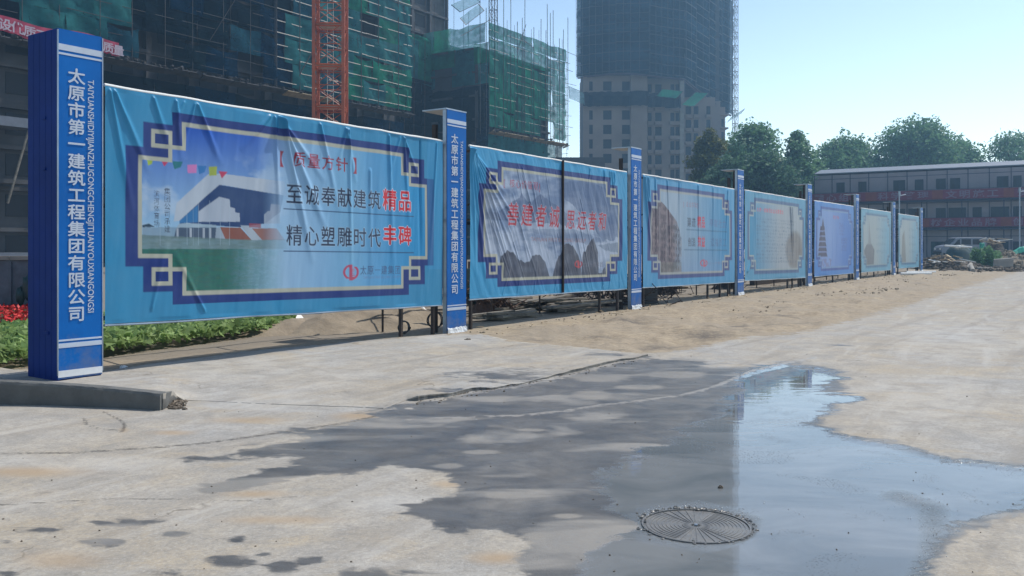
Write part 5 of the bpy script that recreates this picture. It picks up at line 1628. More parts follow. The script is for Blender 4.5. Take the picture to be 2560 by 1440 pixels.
# edge scaffold on the left seen against the sky
b = MB()
for xx, yy in ((1442.5, 178.5), (1450, 178.2)):
    b.tube(PX(xx, yy, 35.5), PX(xx, yy, ZT), 0.05, 4, cap=False)
for k in range(38): b.tube(PX(1441, 178.5, 36 + k * 1.15), PX(1459, 178, 36 + k * 1.15), 0.04, 4, cap=False)
o = b.build('end_frame', M['galv'], TB, recalc=False); o['kind'] = 'stuff'
for k in range(8):
    b = MB(); vs = [tuple(PX(1443, 178.4, 36 + k * 5.2)), tuple(PX(1458, 178.2, 36 + k * 5.2)), tuple(PX(1458, 178.2, 41 + k * 5.2)), tuple(PX(1444, 178.4, 41 + k * 5.2))]
    b.add(vs, [(0, 1, 2, 3)]); b.build('net_sheet', M['net_pale'], TB, recalc=False)
# green band of net across the storeys below the shell
zb_lo, zb_hi = ZY(266, 177), ZY(230, 177)
for (xa, xb_, Y_) in ((1458, 1500, 177), (1500, 1540, 176.6), (1540, 1578, 176.4), (1578, 1622, 175.8), (1622, 1662, 178), (1662, 1702, 179)):
    vs = []
    for j in range(5):
        for q in range(7):
            a = q / 6; p = PX(xa + (xb_ - xa) * a, Y_ + rnd.uniform(-.1, .1)); vs.append((p.x, p.y, zb_lo + (zb_hi - zb_lo) * j / 4 + rnd.uniform(-.12, .12) * (j in (0, 4))))
    b = MB(); b.add(vs, [(j * 7 + q, j * 7 + q + 1, (j + 1) * 7 + q + 1, (j + 1) * 7 + q) for j in range(4) for q in range(6)]); b.build('net_sheet', M['net_dark'], TB, recalc=False)
p = PX(1462, 176, ZY(262, 176)); outrigger(p, PX(1424, 175, ZY(246, 175)) - p, PX(1460, 176, ZY(232, 176)) - p, 0.3, 'pale fly net jutting from the left side of the far tower')
p = PX(1705, 176, ZY(262, 176)); outrigger(p, PX(1735, 171, ZY(266, 171)) - p, PX(1740, 178, ZY(240, 178)) - PX(1705, 176, ZY(262, 176)) + Vector((0, 0, 0.8)), 0.2, 'green fly net on the front of the far tower, right one')
p = PX(1640, 176, ZY(240, 176)); outrigger(p, PX(1690, 172, ZY(246, 172)) - p, Vector((1.2, -1.0, 1.2)), 0.2, 'green fly net on the front of the far tower, left one')
p = PX(1818, 196, ZY(306, 196)); outrigger(p, PX(1852, 194, ZY(284, 194)) - p, Vector((0.9, 0, 1.1)), 0.2, 'pale fly net jutting from the right side of the far tower')
# lift mast along the right edge of the tower
lm_ = lattice('hoist_mast', 'slim dark lift mast climbing the right edge of the far tower', 'mast', (PX(1838, 203).x, 203), 0.95, 0.3, 0, 82, 1.5, 0.05, M['mast_red'], 0.035, None, False)
b = MB()
for k in range(9): z = ZY(385, 203) + k * 9.0; b.tube(PX(1800, 203, z), PX(1846, 203, z), 0.08, 4)
b.build('wall_tie', M['mast_red'], lm_)
# low dark roofs glimpsed between the green block and the tower
b = MB(); b.box((PX(1440, 150).x, 150, 8.2), 9, 8, 16.4)
o = b.build('site_shed', M['concrete_dark']); tag(o, 'low dark building in the gap between the green netted block and the tower', 'building')
# ------------------------------------------------------------------ prefab site offices at the right
DD = 94.0
PE = Vector((PX(2300, DD).x, DD, 0))
ED = -NV                                     # runs away from the road side: towards the fence
def dorm_pt(x):
    u = (x - 1280) / F
    t = (PE.x - u * PE.y) / (NV.x * -1 * -1 + 0) if False else None
    # PE + ED*t has X/Y = u
    t = (u * PE.y - PE.x) / (ED.x - u * ED.y)
    return PE + ED * t
DL = dorm_pt(2036); DR = dorm_pt(2700)
LD = (DR - DL).length
RD_ = (DR - DL).normalized()                 # along the front, left to right
FD = Vector((RD_.y, -RD_.x, 0))              # out of the front, towards the camera
dm_ = thing('prefab_office', 'three-storey prefab site dormitory with long walkways, right behind the rubbish heaps', 'building', (DL.x, DL.y, 0))
ROOF = 9.75; ST = [0.0, 3.55, 6.5]
for k, z0 in enumerate(ST):
    z1 = (ST + [ROOF - 0.1])[k + 1]
    n = int(LD / 1.9)
    for i in range(n):
        s0 = i * LD / n; s1 = (i + 1) * LD / n
        b = MB(); b.fbox(DL, RD_, FD, s0 + 0.04, s1 - 0.04, -0.12, 0.0, z0 + 0.05, z1 - 0.05); b.build('wall_panel', M['panel_wall'], dm_)
        b = MB(); b.fbox(DL, RD_, FD, s0 - 0.035, s0 + 0.035, -0.10, 0.05, z0, z1); b.build('post', M['prefab_frame'], dm_)
        wt = {1: (0.5, 1.35), 2: (0.9, 1.7), 4: (0.6, 1.75), 5: (0.8, 1.6), 6: (0.9, 1.8), 7: (0.3, 1.2), 9: (0.7, 1.7), 10: (0.2, 0.9), 11: (0.9, 1.8), 12: (0.4, 1.1), 13: (0.5, 1.5), 15: (0.4, 1.4), 16: (0.4, 1.4), 18: (0.3, 1.2)}
        if i in wt or k == 1:
            a, c = wt.get(i, (0.45, 1.25))
            if k == 1 and i % 2: a, c = 0.15, 1.75
            zz = z0 + 0.95 + (0.15 if k == 2 else 0)
            b = MB(); b.fbox(DL, RD_, FD, s0 + a, s0 + c, -0.05, 0.03, zz, zz + 1.15); w_ = b.build('window', M['dark_blue'], dm_)
            for q in (a, (a + c) / 2, c):
                b = MB(); b.fbox(DL, RD_, FD, s0 + q - 0.025, s0 + q + 0.025, 0.031, 0.05, zz, zz + 1.15); b.build('frame_bar', M['prefab_frame'], w_)
        if k == 0 and i % 3 == 0:
            b = MB(); b.fbox(DL, RD_, FD, s0 + 0.4, s0 + 1.3, -0.02, 0.03, 0.05, 2.1); b.build('door', M['tarp_dark'], dm_)
    b = MB(); b.fbox(DL, RD_, FD, 0, LD, -0.09, 0.02, z0 + 2.62, z0 + 2.68); b.build('sheet_joint', M['prefab_frame'], dm_)
b = MB(); b.fbox(DL, RD_, FD, 0.05, LD - 0.05, -5.8, -0.14, 0, ROOF - 0.15); b.build('body', M['prefab_frame'], dm_)
b = MB(); b.prism([DL + FD * 0.12 + UV * ROOF, DL + FD * 0.12 + UV * (ROOF + .1), DL - FD * 2.9 + UV * (ROOF + 0.75), DL - FD * 6.4 + UV * (ROOF + .1), DL - FD * 6.4 + UV * ROOF], RD_ * LD); b.build('roof', M['roof_sheet'], dm_)
for z in (3.45, 6.42):
    b = MB(); b.fbox(DL, RD_, FD, -1.6, LD, 0.02, 1.25, z - 0.14, z); b.build('walkway', M['prefab_frame'], dm_)
    b = MB()
    for zz in (0.45, 0.8, 1.12): b.tube(DL - RD_ * 1.5 + FD * 1.2 + UV * (z + zz), DL + RD_ * LD + FD * 1.2 + UV * (z + zz), 0.03, 4)
    s_ = -1.4
    while s_ < LD: b.tube(DL + RD_ * s_ + FD * 1.2 + UV * z, DL + RD_ * s_ + FD * 1.2 + UV * (z + 1.12), 0.025, 4); s_ += 1.9
    b.build('railing', M['prefab_frame'], dm_)
s_ = 0.0
while s_ < LD:
    b = MB(); b.tube(DL + RD_ * s_ + FD * 1.15, DL + RD_ * s_ + FD * 1.15 + UV * 6.3, 0.05, 6); b.build('walkway_post', M['prefab_frame'], dm_); s_ += 3.8
def slogan(z, h, s_from, s_to, parts, label, seed):
    t = thing('slogan_banner', label, 'banner', tuple(DL + RD_ * s_from + FD * 1.27 + UV * z), 'red slogan banners on the site offices')
    b = None
    Pn = DL + FD * 1.26
    b = MB(); b.fbox(Pn, RD_, FD, s_from, s_to, 0.0, 0.02, z, z + h); b.build('cloth', M['cloth_dull'], t)
    vs, fs = [], []
    for (sa, sb, txt) in parts:
        n = len(txt); w_ = (sb - sa) / n
        for i, ch in enumerate(txt):
            v, tr = glyph(ch, 0.02); o_ = len(vs)
            for x, y in v:
                p = Pn + RD_ * (sa + w_ * i + x * w_ * 0.86) + FD * 0.028; vs.append((p.x, p.y, z + 0.1 + (y + 0.08) / 0.92 * (h - 0.2)))
            fs += [tuple(int(k) + o_ for k in q) for q in tr]
    b = MB(); b.add(vs, fs); b.build('lettering', M['letters_dull'], t, recalc=False)['kind'] = 'stuff'
    return t
def sx(x):
    return (dorm_pt(x) - DL).dot(RD_)
t = slogan(6.5, 0.98, sx(2036) - 1.5, LD, [(sx(2043), sx(2165), "精心组织"), (sx(2200), sx(2332), "科学管理"), (sx(2368), sx(2505), "文明施工"), (sx(2545), sx(2690), "安全第一")], 'upper red slogan banner along the top walkway railing of the site offices', 1)
for xa, xb_ in ((2170, 2198), (2335, 2362), (2512, 2538)):
    b = MB(); b.fbox(DL + FD * 1.26, RD_, FD, sx(xa), sx(xb_), 0.021, 0.026, 6.52, 7.46); b.build('orange_patch', M['orange_dull'], t)
t = slogan(3.6, 0.95, sx(2312), LD, [(sx(2332), sx(2500), "树企业品牌"), (sx(2535), sx(2690), "创优质工程")], 'lower red slogan banner along the first walkway railing of the site offices', 2)
for xa, xb_ in ((2313, 2328), (2505, 2532)):
    b = MB(); b.fbox(DL + FD * 1.26, RD_, FD, sx(xa), sx(xb_), 0.021, 0.026, 3.62, 4.53); b.build('orange_patch', M['orange_dull'], t)
# camera posts / thin poles standing before the offices
for (x, Y, yt, lab) in ((2248, 78, 488, 'thin grey pole behind the two palest hoardings'), (2549, 84, 478, 'thin grey pole at the right edge of the photograph before the offices')):
    b = MB(); p = PX(x, Y); b.tube(p, p + UV * ZY(yt, Y), 0.06, 8); b.tube(p + UV * ZY(yt, Y), p + UV * (ZY(yt, Y) + 0.35), 0.11, 8); b.tube(p + UV * (ZY(yt, Y) - .05), p + Vector((0.6, 0, ZY(yt, Y) + .05)), 0.04, 6)
    tag(b.build('pole', M['galv']), lab, 'pole')

# ------------------------------------------------------------------ trees
def leaf_mat(name, c1, c2):
    t = NT(name)
    oi = t.pos()
    c = t.mix(t.mr(t.noise(0.5, 4, 0.6, oi), 0.35, 0.65), c1, c2)
    c = t.mix(t.mr(t.noise(2.5, 3, 0.6, oi), 0.4, 0.7, 0, 0.6), c, tuple(v * 1.9 for v in c2))
    t.base(c).set(Roughness=0.6, Specular_IOR_Level=0.25)
    tr = t.n('ShaderNodeBsdfTranslucent'); t.l(c, tr.inputs[0])
    m = t.n('ShaderNodeMixShader'); m.inputs[0].default_value = 0.35
    t.l(t.b.outputs[0], m.inputs[1]); t.l(tr.outputs[0], m.inputs[2]); t.l(m.outputs[0], t.t.nodes['Material Output'].inputs[0])
    return t.m
M['leaf'] = leaf_mat('tree_leaves', (0.08, 0.17, 0.09), (0.15, 0.27, 0.12))
M['leaf_dark'] = leaf_mat('dark_tree_leaves', (0.045, 0.10, 0.065), (0.08, 0.155, 0.08))
M['leaf_yellow'] = leaf_mat('yellow_green_leaves', (0.06, 0.08, 0.025), (0.14, 0.14, 0.03))
M['leaf_bed'] = leaf_mat('bed_leaves', (0.13, 0.22, 0.06), (0.26, 0.36, 0.14))
M['petal'] = mat('red_petals', (0.62, 0.02, 0.015), 0.6, var=0.3, scale=9)

def leaves(cen, nrm_up, size, R, seed):
    """random leaf quads (slightly folded tips) at the centres"""
    n = len(cen)
    r = np.random.RandomState(seed)
    a = r.normal(size=(n, 3)); a[:, 2] += nrm_up; a /= np.linalg.norm(a, axis=1, keepdims=True)
    b_ = np.cross(a, r.normal(size=(n, 3))); b_ /= np.linalg.norm(b_, axis=1, keepdims=True)
    c = np.cross(a, b_)
    s = size * r.uniform(0.6, 1.35, (n, 1))
    V = np.stack([cen - b_ * s, cen - c * s * 0.55, cen + b_ * s, cen + c * s * 0.55], 1).reshape(-1, 3)
    Q = np.arange(4 * n).reshape(n, 4)
    return V, Q

def tree(label, px_, Y, top_y, halfw, m='leaf', seed=1, n=15000, size=0.26, base_frac=0.25, clumps=40, name='broadleaf_tree', squat=1.0, sparse=1.0, group='trees behind the site offices'):
    r = np.random.RandomState(seed); q = random.Random(seed)
    base_ = PX(px_, Y); H = ZY(top_y, Y); Rw = halfw / F * Y
    t = thing(name, label, 'tree', tuple(base_), group)
    z0 = H * base_frac
    cs = []
    for k in range(clumps):
        a = q.uniform(0, 2 * PI); f = math.sqrt(q.random()); hh = q.random() ** 0.8
        env = math.sin(min(1, max(0.04, (hh * 0.86 + 0.14))) * PI) ** 0.55
        cs.append((base_.x + math.cos(a) * f * Rw * env * 0.85, base_.y + math.sin(a) * f * Rw * env * 0.7, z0 + (H - z0) * (0.05 + 0.86 * hh), q.uniform(0.22, 0.38) * Rw * squat))
    cs.append((base_.x + q.uniform(-.2, .2) * Rw, base_.y, H - 0.18 * Rw, 0.2 * Rw))
    per = n // len(cs)
    pts = []
    for (x, y, z, rr) in cs:
        k = int(per * (rr / (0.23 * Rw)) ** 2 * sparse * 0.85 * q.uniform(0.5, 1.3))
        d = r.normal(size=(k, 3)); d /= np.linalg.norm(d, axis=1, keepdims=True)
        rad = rr * (0.35 + 0.75 * r.uniform(0, 1, (k, 1)) ** 0.5)
        lump = 1 + 0.5 * np.sin(d[:, :1] * 7 + x) * np.cos(d[:, 2:] * 6 + z)
        pts.append(np.array([[x, y, z]]) + d * rad * lump * np.array([[1, 1, 0.72]]))
    C = np.concatenate(pts)
    V, Q = leaves(C, 0.6, size, 1, seed)
    np_mesh('crown', V, Q, M[m], loc=tuple(base_), parent=t, smooth=False)
    b = MB()
    tw_ = H * 0.018 + 0.08
    fork = base_ + UV * z0 * 0.9 + Vector((q.uniform(-.2, .2), 0, 0))
    b.tube(base_, fork, tw_ * 1.3, 8, tw_)
    for (x, y, z, rr) in cs[::2]:
        e = Vector((x, y, z)); mid = fork.lerp(e, 0.5) + Vector((0, 0, q.uniform(0, .6)))
        b.tube(fork, mid, tw_ * 0.5, 5, tw_ * 0.3); b.tube(mid, e, tw_ * 0.3, 5, tw_ * 0.1)
    b.build('trunk', M['bark'], t, recalc=False)
    return t
TR = [('yellow-green tree standing directly before the right foot of the far tower', 1772, 104, 318, 42, 'leaf_yellow', 3, 12000, 0.17, 0.12),
      ('dark dense tree just right of the tower foot, tallest of the left group', 1885, 112, 304, 78, 'leaf', 5, 22000, 0.18, 0.1),
      ('dark low tree filling the space behind the third hoarding', 1815, 98, 392, 55, 'leaf_dark', 6, 9000, 0.2, 0.05),
      ('dark low tree behind the hoarding of small print', 1905, 99, 385, 78, 'leaf_dark', 8, 14000, 0.2, 0.05),
      ('mid green pointed tree at the left end of the office roof', 1990, 108, 324, 48, 'leaf', 9, 14000, 0.18, 0.1),
      ('rounded grey-green tree above the left part of the office roof', 2118, 130, 344, 82, 'leaf', 11, 18000, 0.22, 0.2),
      ('low green tree between the pointed tree and the office roof', 2040, 112, 395, 40, 'leaf', 19, 8000, 0.2, 0.1),
      ('broadest tree with a high domed crown above the office roof', 2290, 128, 308, 92, 'leaf', 13, 26000, 0.22, 0.2),
      ('right shoulder tree leaning off the broad domed one above the offices', 2395, 131, 346, 64, 'leaf', 15, 15000, 0.22, 0.2),
      ('thin feathery tree at the right edge above the offices', 2540, 126, 326, 72, 'leaf', 17, 11000, 0.2, 0.2),
      ('tree beyond the right edge of the photograph', 2760, 128, 330, 120, 'leaf', 18, 12000, 0.3, 0.2)]
for (lab, x, Y, ty, hw, m_, sd, n_, sz, bf) in TR:
    tree(lab, x, Y, ty, hw * (1.55 if hw > 60 else 1.5), m_, sd, n_, sz * 1.15, bf, clumps=75 if hw > 60 else 50, sparse=0.6 if sd == 17 else 1.0)

# ------------------------------------------------------------------ planted bed behind the first hoarding
def bed(name, poly, n, size, h, m, seed, z=0.10, up=0.9):
    r = np.random.RandomState(seed)
    xs = [p[0] for p in poly]; ys = [p[1] for p in poly]
    W_ = [G(*p) for p in poly]
    P_ = [(w.x, w.y) for w in W_]
    bx0, bx1 = min(p[0] for p in P_), max(p[0] for p in P_); by0, by1 = min(p[1] for p in P_), max(p[1] for p in P_)
    X = r.uniform(bx0, bx1, n * 4); Y = r.uniform(by0, by1, n * 4)
    k = inpoly(X, Y, P_); X, Y = X[k][:n], Y[k][:n]
    cl = fbm(X * 2.2, Y * 2.2, 3, seed)
    Z = z + h * (0.15 + 0.85 * r.uniform(0, 1, len(X))) * (0.45 + 1.0 * cl)
    V, Q = leaves(np.stack([X, Y, Z], -1), up, size, 1, seed)
    o = np_mesh(name, V, Q, M[m], smooth=False); tag(o, kind='stuff')
    return o
BEDP = [(-700, 1000), (-300, 960), (0, 935), (74, 920), (262, 900), (400, 880), (560, 858), (690, 838), (745, 826), (700, 812), (560, 806), (400, 806), (250, 812), (60, 845), (-200, 850), (-700, 870)]
bed('bed_plants', [(x, y - 4) for x, y in BEDP], 17000, 0.085, 0.17, 'leaf_bed', 5)
bed('bed_seedlings', [(x, y - 3) for x, y in BEDP], 9000, 0.03, 0.10, 'leaf_bed', 6)
bed('red_flowers', [(-700, 850), (78, 836), (110, 800), (90, 780), (-700, 790)], 5000, 0.05, 0.16, 'petal', 7, z=0.08)
bed('flower_foliage', [(-700, 870), (85, 850), (120, 805), (90, 785), (-700, 800)], 9000, 0.06, 0.14, 'leaf_dark', 8, z=0.02)

# low wall beyond the flower bed at the far left, with a dark bundle against it
b = MB(); A_ = PX(-700, 20.6); B_ = PX(235, 20.6); b.box(((A_.x + B_.x) / 2, 20.7, 0.62), B_.x - A_.x, 0.2, 1.24)
lw = thing('low_wall', 'low grey-blue wall with a pale coping behind the red flowers, far left', 'wall', tuple((A_ + B_) / 2))
b.build('wall_body', M['galv_dull'], lw)
n = 9
for k in range(n):
    b = MB(); x0_ = A_.x + (B_.x - A_.x) * k / n; x1_ = A_.x + (B_.x - A_.x) * (k + 1) / n
    b.box(((x0_ + x1_) / 2, 20.68, 1.29), x1_ - x0_ - 0.012, 0.3, 0.09); b.build('coping_stone', M['concrete'], lw)
    b = MB(); b.box((x0_, 20.58, 0.6), 0.06, 0.05, 1.2); b.build('rib', M['galv_dull'], lw)
b = MB(); p = PX(60, 20.2); b.blob((p.x + .12, 20.2, 0.62), 0.16, 0.13, 0.28, 4, 12, 8, 0.22, False); b.blob((p.x - .08, 20.18, 0.42), 0.10, 0.1, 0.2, 5, 10, 6, 0.25, False); b.blob((p.x + .2, 20.2, 0.95), 0.09, 0.1, 0.2, 6, 10, 6, 0.2, False)
b.box((p.x + .14, 20.24, 0.25), 0.05, 0.05, 0.6)
tag(b.build('cloth_bundle', M['tarp_dark'], smooth=True), 'dark bundle hanging against the low wall just left of the big blue post', 'bundle')

# earth bank and soil behind the fence
b = MB()
def heap(b, c, rx, ry, h, seed, rz=0.0, n=40, m=12):
    q = random.Random(seed); vs = []; sx_, sy_ = q.uniform(0, 50), q.uniform(0, 50)
    for j in range(m + 1):
        for i in range(n):
            th = 2 * PI * i / n; rr = j / m
            X = rr * math.cos(th) * rx; Y = rr * math.sin(th) * ry
            x = c[0] + X * math.cos(rz) - Y * math.sin(rz); y = c[1] + X * math.sin(rz) + Y * math.cos(rz)
            z = h * max(0, math.cos(rr * PI / 2)) ** 1.2 * (0.7 + 0.6 * float(vnoise(np.array(x * 1.4 + sx_), np.array(y * 1.4 + sy_), seed))) + 0.06 * h * q.uniform(-1, 1) * (rr < 0.95)
            vs.append((x, y, z - 0.06 * rr + (c[2] if len(c) > 2 else 0)))
    fs = [(j * n + i, j * n + (i + 1) % n, (j + 1) * n + (i + 1) % n, (j + 1) * n + i) for j in range(m) for i in range(n)]
    b.add(vs, fs)
def heap_thing(label, x, y, rx, ry, h, seed, m='soil', name='soil_heap', cat='soil heap', rz=0.9):
    b = MB(); p = G(x, y); heap(b, (p.x, p.y, 0), rx, ry, h, seed, rz)
    return tag(b.build(name, M[m], recalc=True, smooth=True), label, cat)
heap_thing('low sandy soil heap under the right half of the first hoarding', 940, 815, 2.6, 1.1, 0.42, 3)
heap_thing('flat soil bank between the green bed and the first hoarding', 800, 822, 2.2, 0.8, 0.26, 5)
heap_thing('brown soil bank beyond the first two hoardings', 1330, 762, 3.2, 1.6, 0.3, 6)

# white foam wedge pieces
for (pts, lab) in (([(640, 806), (655, 788), (668, 783), (688, 797), (692, 804)], 'white angular foam block under the first hoarding, wider left one'), ([(700, 785), (712, 783), (728, 803), (716, 805)], 'white foam slab leaning under the first hoarding, narrow right one')):
    Yd = 17.6; b = MB(); b.prism([PX(x, Yd, ZY(y, Yd)) for x, y in pts], (0.15, 0.5, 0)); tag(b.build('foam_block', M['foam']), lab, 'foam block', 'white foam pieces')

# welded rebar mesh fences behind the hoardings
def mesh_panel(x0, x1, Y0, Y1, h, label, seed, z=0.0, st=0.2):
    A_ = PX(x0, Y0); B_ = PX(x1, Y1); d = (B_ - A_); ln_ = d.length; d.normalize()
    t = thing('mesh_fence', label, 'mesh fence', tuple(A_), 'rusty mesh fences behind the hoardings')
    q = random.Random(seed); b = MB()
    k = int(ln_ / st)
    for i in range(k + 1): p = A_ + d * (i * ln_ / k); b.tube(p + UV * z, p + UV * (z + h) + d * q.uniform(-.02, .02), 0.012, 4, cap=False)
    o = b.build('vertical_bars', M['rust'], t, recalc=False); o['kind'] = 'stuff'
    for zz in (0.08, h * 0.5, h * 0.93): b = MB(); b.tube(A_ + UV * (z + zz), B_ + UV * (z + zz + q.uniform(-.03, .03)), 0.014, 4); b.build('rail', M['rust'], t)
    for s_ in (0.0, 0.5, 1.0): b = MB(); p = A_.lerp(B_, s_); b.box((p.x, p.y, z + h / 2), 0.09, 0.09, h + 0.1, 0.6); b.build('post', M['rust'], t)
mesh_panel(770, 1105, 27, 30, 1.25, 'rusty mesh fence in the site behind the first hoarding', 3)
mesh_panel(1175, 1265, 24, 25, 1.1, 'dark bundle of upright bars behind the left end of the mountain hoarding', 5, st=0.12)
mesh_panel(870, 960, 33, 34, 1.6, 'second mesh fence farther back behind the first hoarding', 7)

# cables and hoses looped near the second post
for (cx, cy, r, lab) in ((1088, 800, 22, 'thin dark hose looped round the leg at the right end of the first hoarding'), (1010, 818, 16, 'thin dark hose coil on the ground left of the slim post')):
    b = MB(); Yd = line_Y(cx, CL) + 0.9; pts = []
    for i in range(40):
        a = i / 39 * 4.2 * PI; pts.append(PX(cx + r * math.cos(a) * (1 - i / 120), Yd + 0.12 * math.sin(a * 1.3), max(0.02, ZY(cy + r * 0.9 * math.sin(a), Yd))))
    b.path(pts, 0.012, 5); tag(b.build('hose', M['black_hose'], recalc=False), lab, 'hose', 'loose hoses on the ground')
b = MB(); b.path([PX(1015, 19, .42), PX(1038, 19, .41), PX(1050, 18.8, .33), PX(1060, 18.6, .2), PX(1072, 18.4, .14)], 0.045, 8); tag(b.build('pipe', M['foam'], smooth=False), 'bent white plastic pipe left of the slim post under the first hoarding', 'pipe')
b = MB(); b.path([PX(805, 22, .62), PX(850, 21, .35), PX(930, 20.4, .2), PX(1030, 20, .18)], 0.03, 6); tag(b.build('pipe', M['rust'], smooth=False), 'long rusty pipe lying beyond the soil heap', 'pipe')

# heaps of timber, planks and scrap seen under the sheets
def planks(label, x, y, n, ln_, w_, m, seed, spread=1.0, z=0.03, ang=0.6, name='plank_pile', stack=0.03):
    q = random.Random(seed); p = G(x, y)
    t = thing(name, label, 'plank pile', (p.x, p.y, 0))
    for k in range(n):
        b = MB(); a = ang + q.uniform(-.25, .25); l_ = ln_ * q.uniform(.6, 1.2)
        c = Vector((p.x + q.uniform(-spread, spread), p.y + q.uniform(-spread, spread) * 0.8, z + stack * k))
        tl = q.uniform(-.05, .05)
        b.obox(c, (math.cos(a) * l_ / 2, math.sin(a) * l_ / 2, tl), (-math.sin(a) * w_ / 2, math.cos(a) * w_ / 2, 0), (0, 0, 0.022))
        b.build('plank', M[m], t)
planks('grey weathered planks scattered under the mountain hoarding', 1370, 775, 22, 2.2, 0.2, 'wood_old', 3, 0.9, stack=0.012, ang=0.976)
planks('grey boards lying in the shadow under the mountain hoarding, nearer the slim post', 1260, 798, 10, 1.6, 0.14, 'wood_old', 4, 0.4, stack=0.012, ang=0.976)
planks('pale timber stack behind the right end of the mountain hoarding', 1500, 742, 24, 3.6, 0.16, 'wood', 5, 0.5, stack=0.03, ang=0.976)
planks('long pale beams stacked under the third hoarding', 1745, 708, 20, 5.0, 0.25, 'wood', 6, 0.8, stack=0.04, ang=0.976)
planks('short timber ends under the left part of the third hoarding', 1665, 722, 12, 3.0, 0.15, 'wood', 7, 0.6, stack=0.035, ang=0.976)
planks('scattered boards beyond the first hoarding', 1000, 770, 14, 3.0, 0.2, 'wood', 8, 2.6, stack=0.02)
planks('boards and offcuts on the site floor seen under the mountain hoarding', 1280, 742, 14, 3.0, 0.25, 'wood', 9, 2.6, stack=0.02)

def tangle(label, x, y, w_, h, n, m, seed, name='scrap_heap', cat='scrap heap'):
    q = random.Random(seed); p = G(x, y); b = MB()
    heap(b, (p.x, p.y, 0), w_, w_ * 0.6, h * 0.85, seed, 0.6, 24, 8)
    for k in range(n):
        c = Vector((p.x + q.gauss(0, w_ * .42), p.y + q.gauss(0, w_ * .3), q.uniform(0, h)))
        d = Vector((q.gauss(0, 1), q.gauss(0, 1), q.gauss(0, .6))).normalized() * q.uniform(.1, .35)
        b.tube(c - d, c + d, 0.014, 4, cap=False)
    return tag(b.build(name, M[m], recalc=False), label, cat)
tangle('dark heap of tangled clamps and bars under the right half of the mountain hoarding', 1490, 760, 1.7, 0.75, 700, 'steel_dark', 3)
tangle('smaller dark tangle of bars at the left under the third hoarding', 1655, 735, 0.7, 0.75, 240, 'steel_dark', 4)
tangle('rusty bars standing thick behind the left end of the mountain hoarding', 1225, 785, 0.6, 0.9, 260, 'rust', 5)
tangle('small dark tangle by the legs at the right end of the third hoarding', 1815, 722, 0.7, 0.7, 180, 'steel_dark', 6)
b = MB(); p = G(1612, 760); b.box((p.x, p.y + .3, 0.28), 0.65, 0.5, 0.56, 0.6); tag(b.build('crate', M['concrete_dark'], bevel=0.02), 'dark grey box standing right behind the third post', 'crate')
b = MB(); p = PX(1186, 20.5); b.box((p.x, p.y, 0.62), 0.28, 0.28, 0.85, 0.6); tag(b.build('crate', M['tarp_dark'], bevel=0.02), 'dark blue-grey drum-like crate beside the slim post under the mountain hoarding', 'crate')
b = MB(); A_ = G(1880, 714); B_ = G(2180, 678); d = (B_ - A_).normalized(); b.obox((A_ + B_) / 2 + UV * 0.35, d * ((B_ - A_).length / 2), Vector((-d.y, d.x, 0)) * 0.1, UV * 0.45); tag(b.build('low_wall', M['steel_dark']), 'dark strip added as the shade under the hoardings of small print and pagoda', 'wall')  # no wall here: a dark strip put in as shade under the sheets
b = MB(); p = G(2088, 690); b.box((p.x, p.y, 0.4), 0.25, 0.25, 0.8); tag(b.build('bollard', M['concrete'], bevel=0.02), 'pale concrete stub post under the pagoda hoarding', 'bollard')

# loose stones and rubbish between fence and yard
for (x, y, r, lab) in ((1170, 853, 0.05, 'small dark stone on the concrete in front of the first slim post'), (308, 920, 0.04, 'flat pale chip on the soil right of the big box post')):
    b = MB(); p = G(x, y); b.blob((p.x, p.y, 0.0), r * 1.4, r, r * 0.8, x, 8, 4, 0.3); tag(b.build('stone', M['rubble'] if x > 500 else M['foam']), lab, 'stone')

# ------------------------------------------------------------------ rubbish at the far end of the yard
def concrete_pipe(x, y, ln_, r, a, label, m='concrete', z=None, tilt=0.0):
    p = G(x, y); b = MB(); d = Vector((math.cos(a), math.sin(a), tilt)) * ln_ / 2
    c = Vector((p.x, p.y, r if z is None else z)); b.tube(c - d, c + d, r, 12)
    tag(b.build('pipe', M[m], recalc=True), label, 'pipe', 'pipes lying about')
concrete_pipe(2290, 687, 1.9, 0.07, 0.2, 'clean white pipe lying on the soil by the last hoarding, front one', 'foam')
concrete_pipe(2302, 683, 2.0, 0.07, 0.25, 'clean white pipe lying on the soil by the last hoarding, rear one', 'foam')
for i, (x, y, l_, a) in enumerate(((2408, 672, 2.9, 0.95), (2422, 676, 2.6, 1.0), (2438, 668, 2.4, 0.9), (2430, 680, 2.0, 1.15))):
    concrete_pipe(x, y, l_, 0.13, a, ['pale concrete pipe in the fan of pipes before the bush, leftmost', 'pale concrete pipe in the fan before the bush, second from the left', 'pale concrete pipe in the fan before the bush, farthest back', 'pale concrete pipe in the fan before the bush, lowest and shortest'][i], 'concrete', 0.22, 0.12)
b = MB(); p = PX(2508, 60); b.obox((p.x, 60, ZY(659, 60) + 0.05), (0.62, -0.12, 0.05), (0.3, 0.55, 0.0), (0.03, 0, 0.30)); tag(b.build('concrete_block', M['concrete'], bevel=0.03), 'pale oblong concrete block on the rubbish right of the bush', 'block')
b = MB(); p = PX(2458, 56); b.obox((p.x, 56, 0.16), (0.5, 0.05, -0.02), (0.15, 0.5, 0.0), (0.0, 0, 0.09)); tag(b.build('concrete_block', M['concrete'], bevel=0.03), 'flat pale concrete slab lying in front of the bush', 'block')
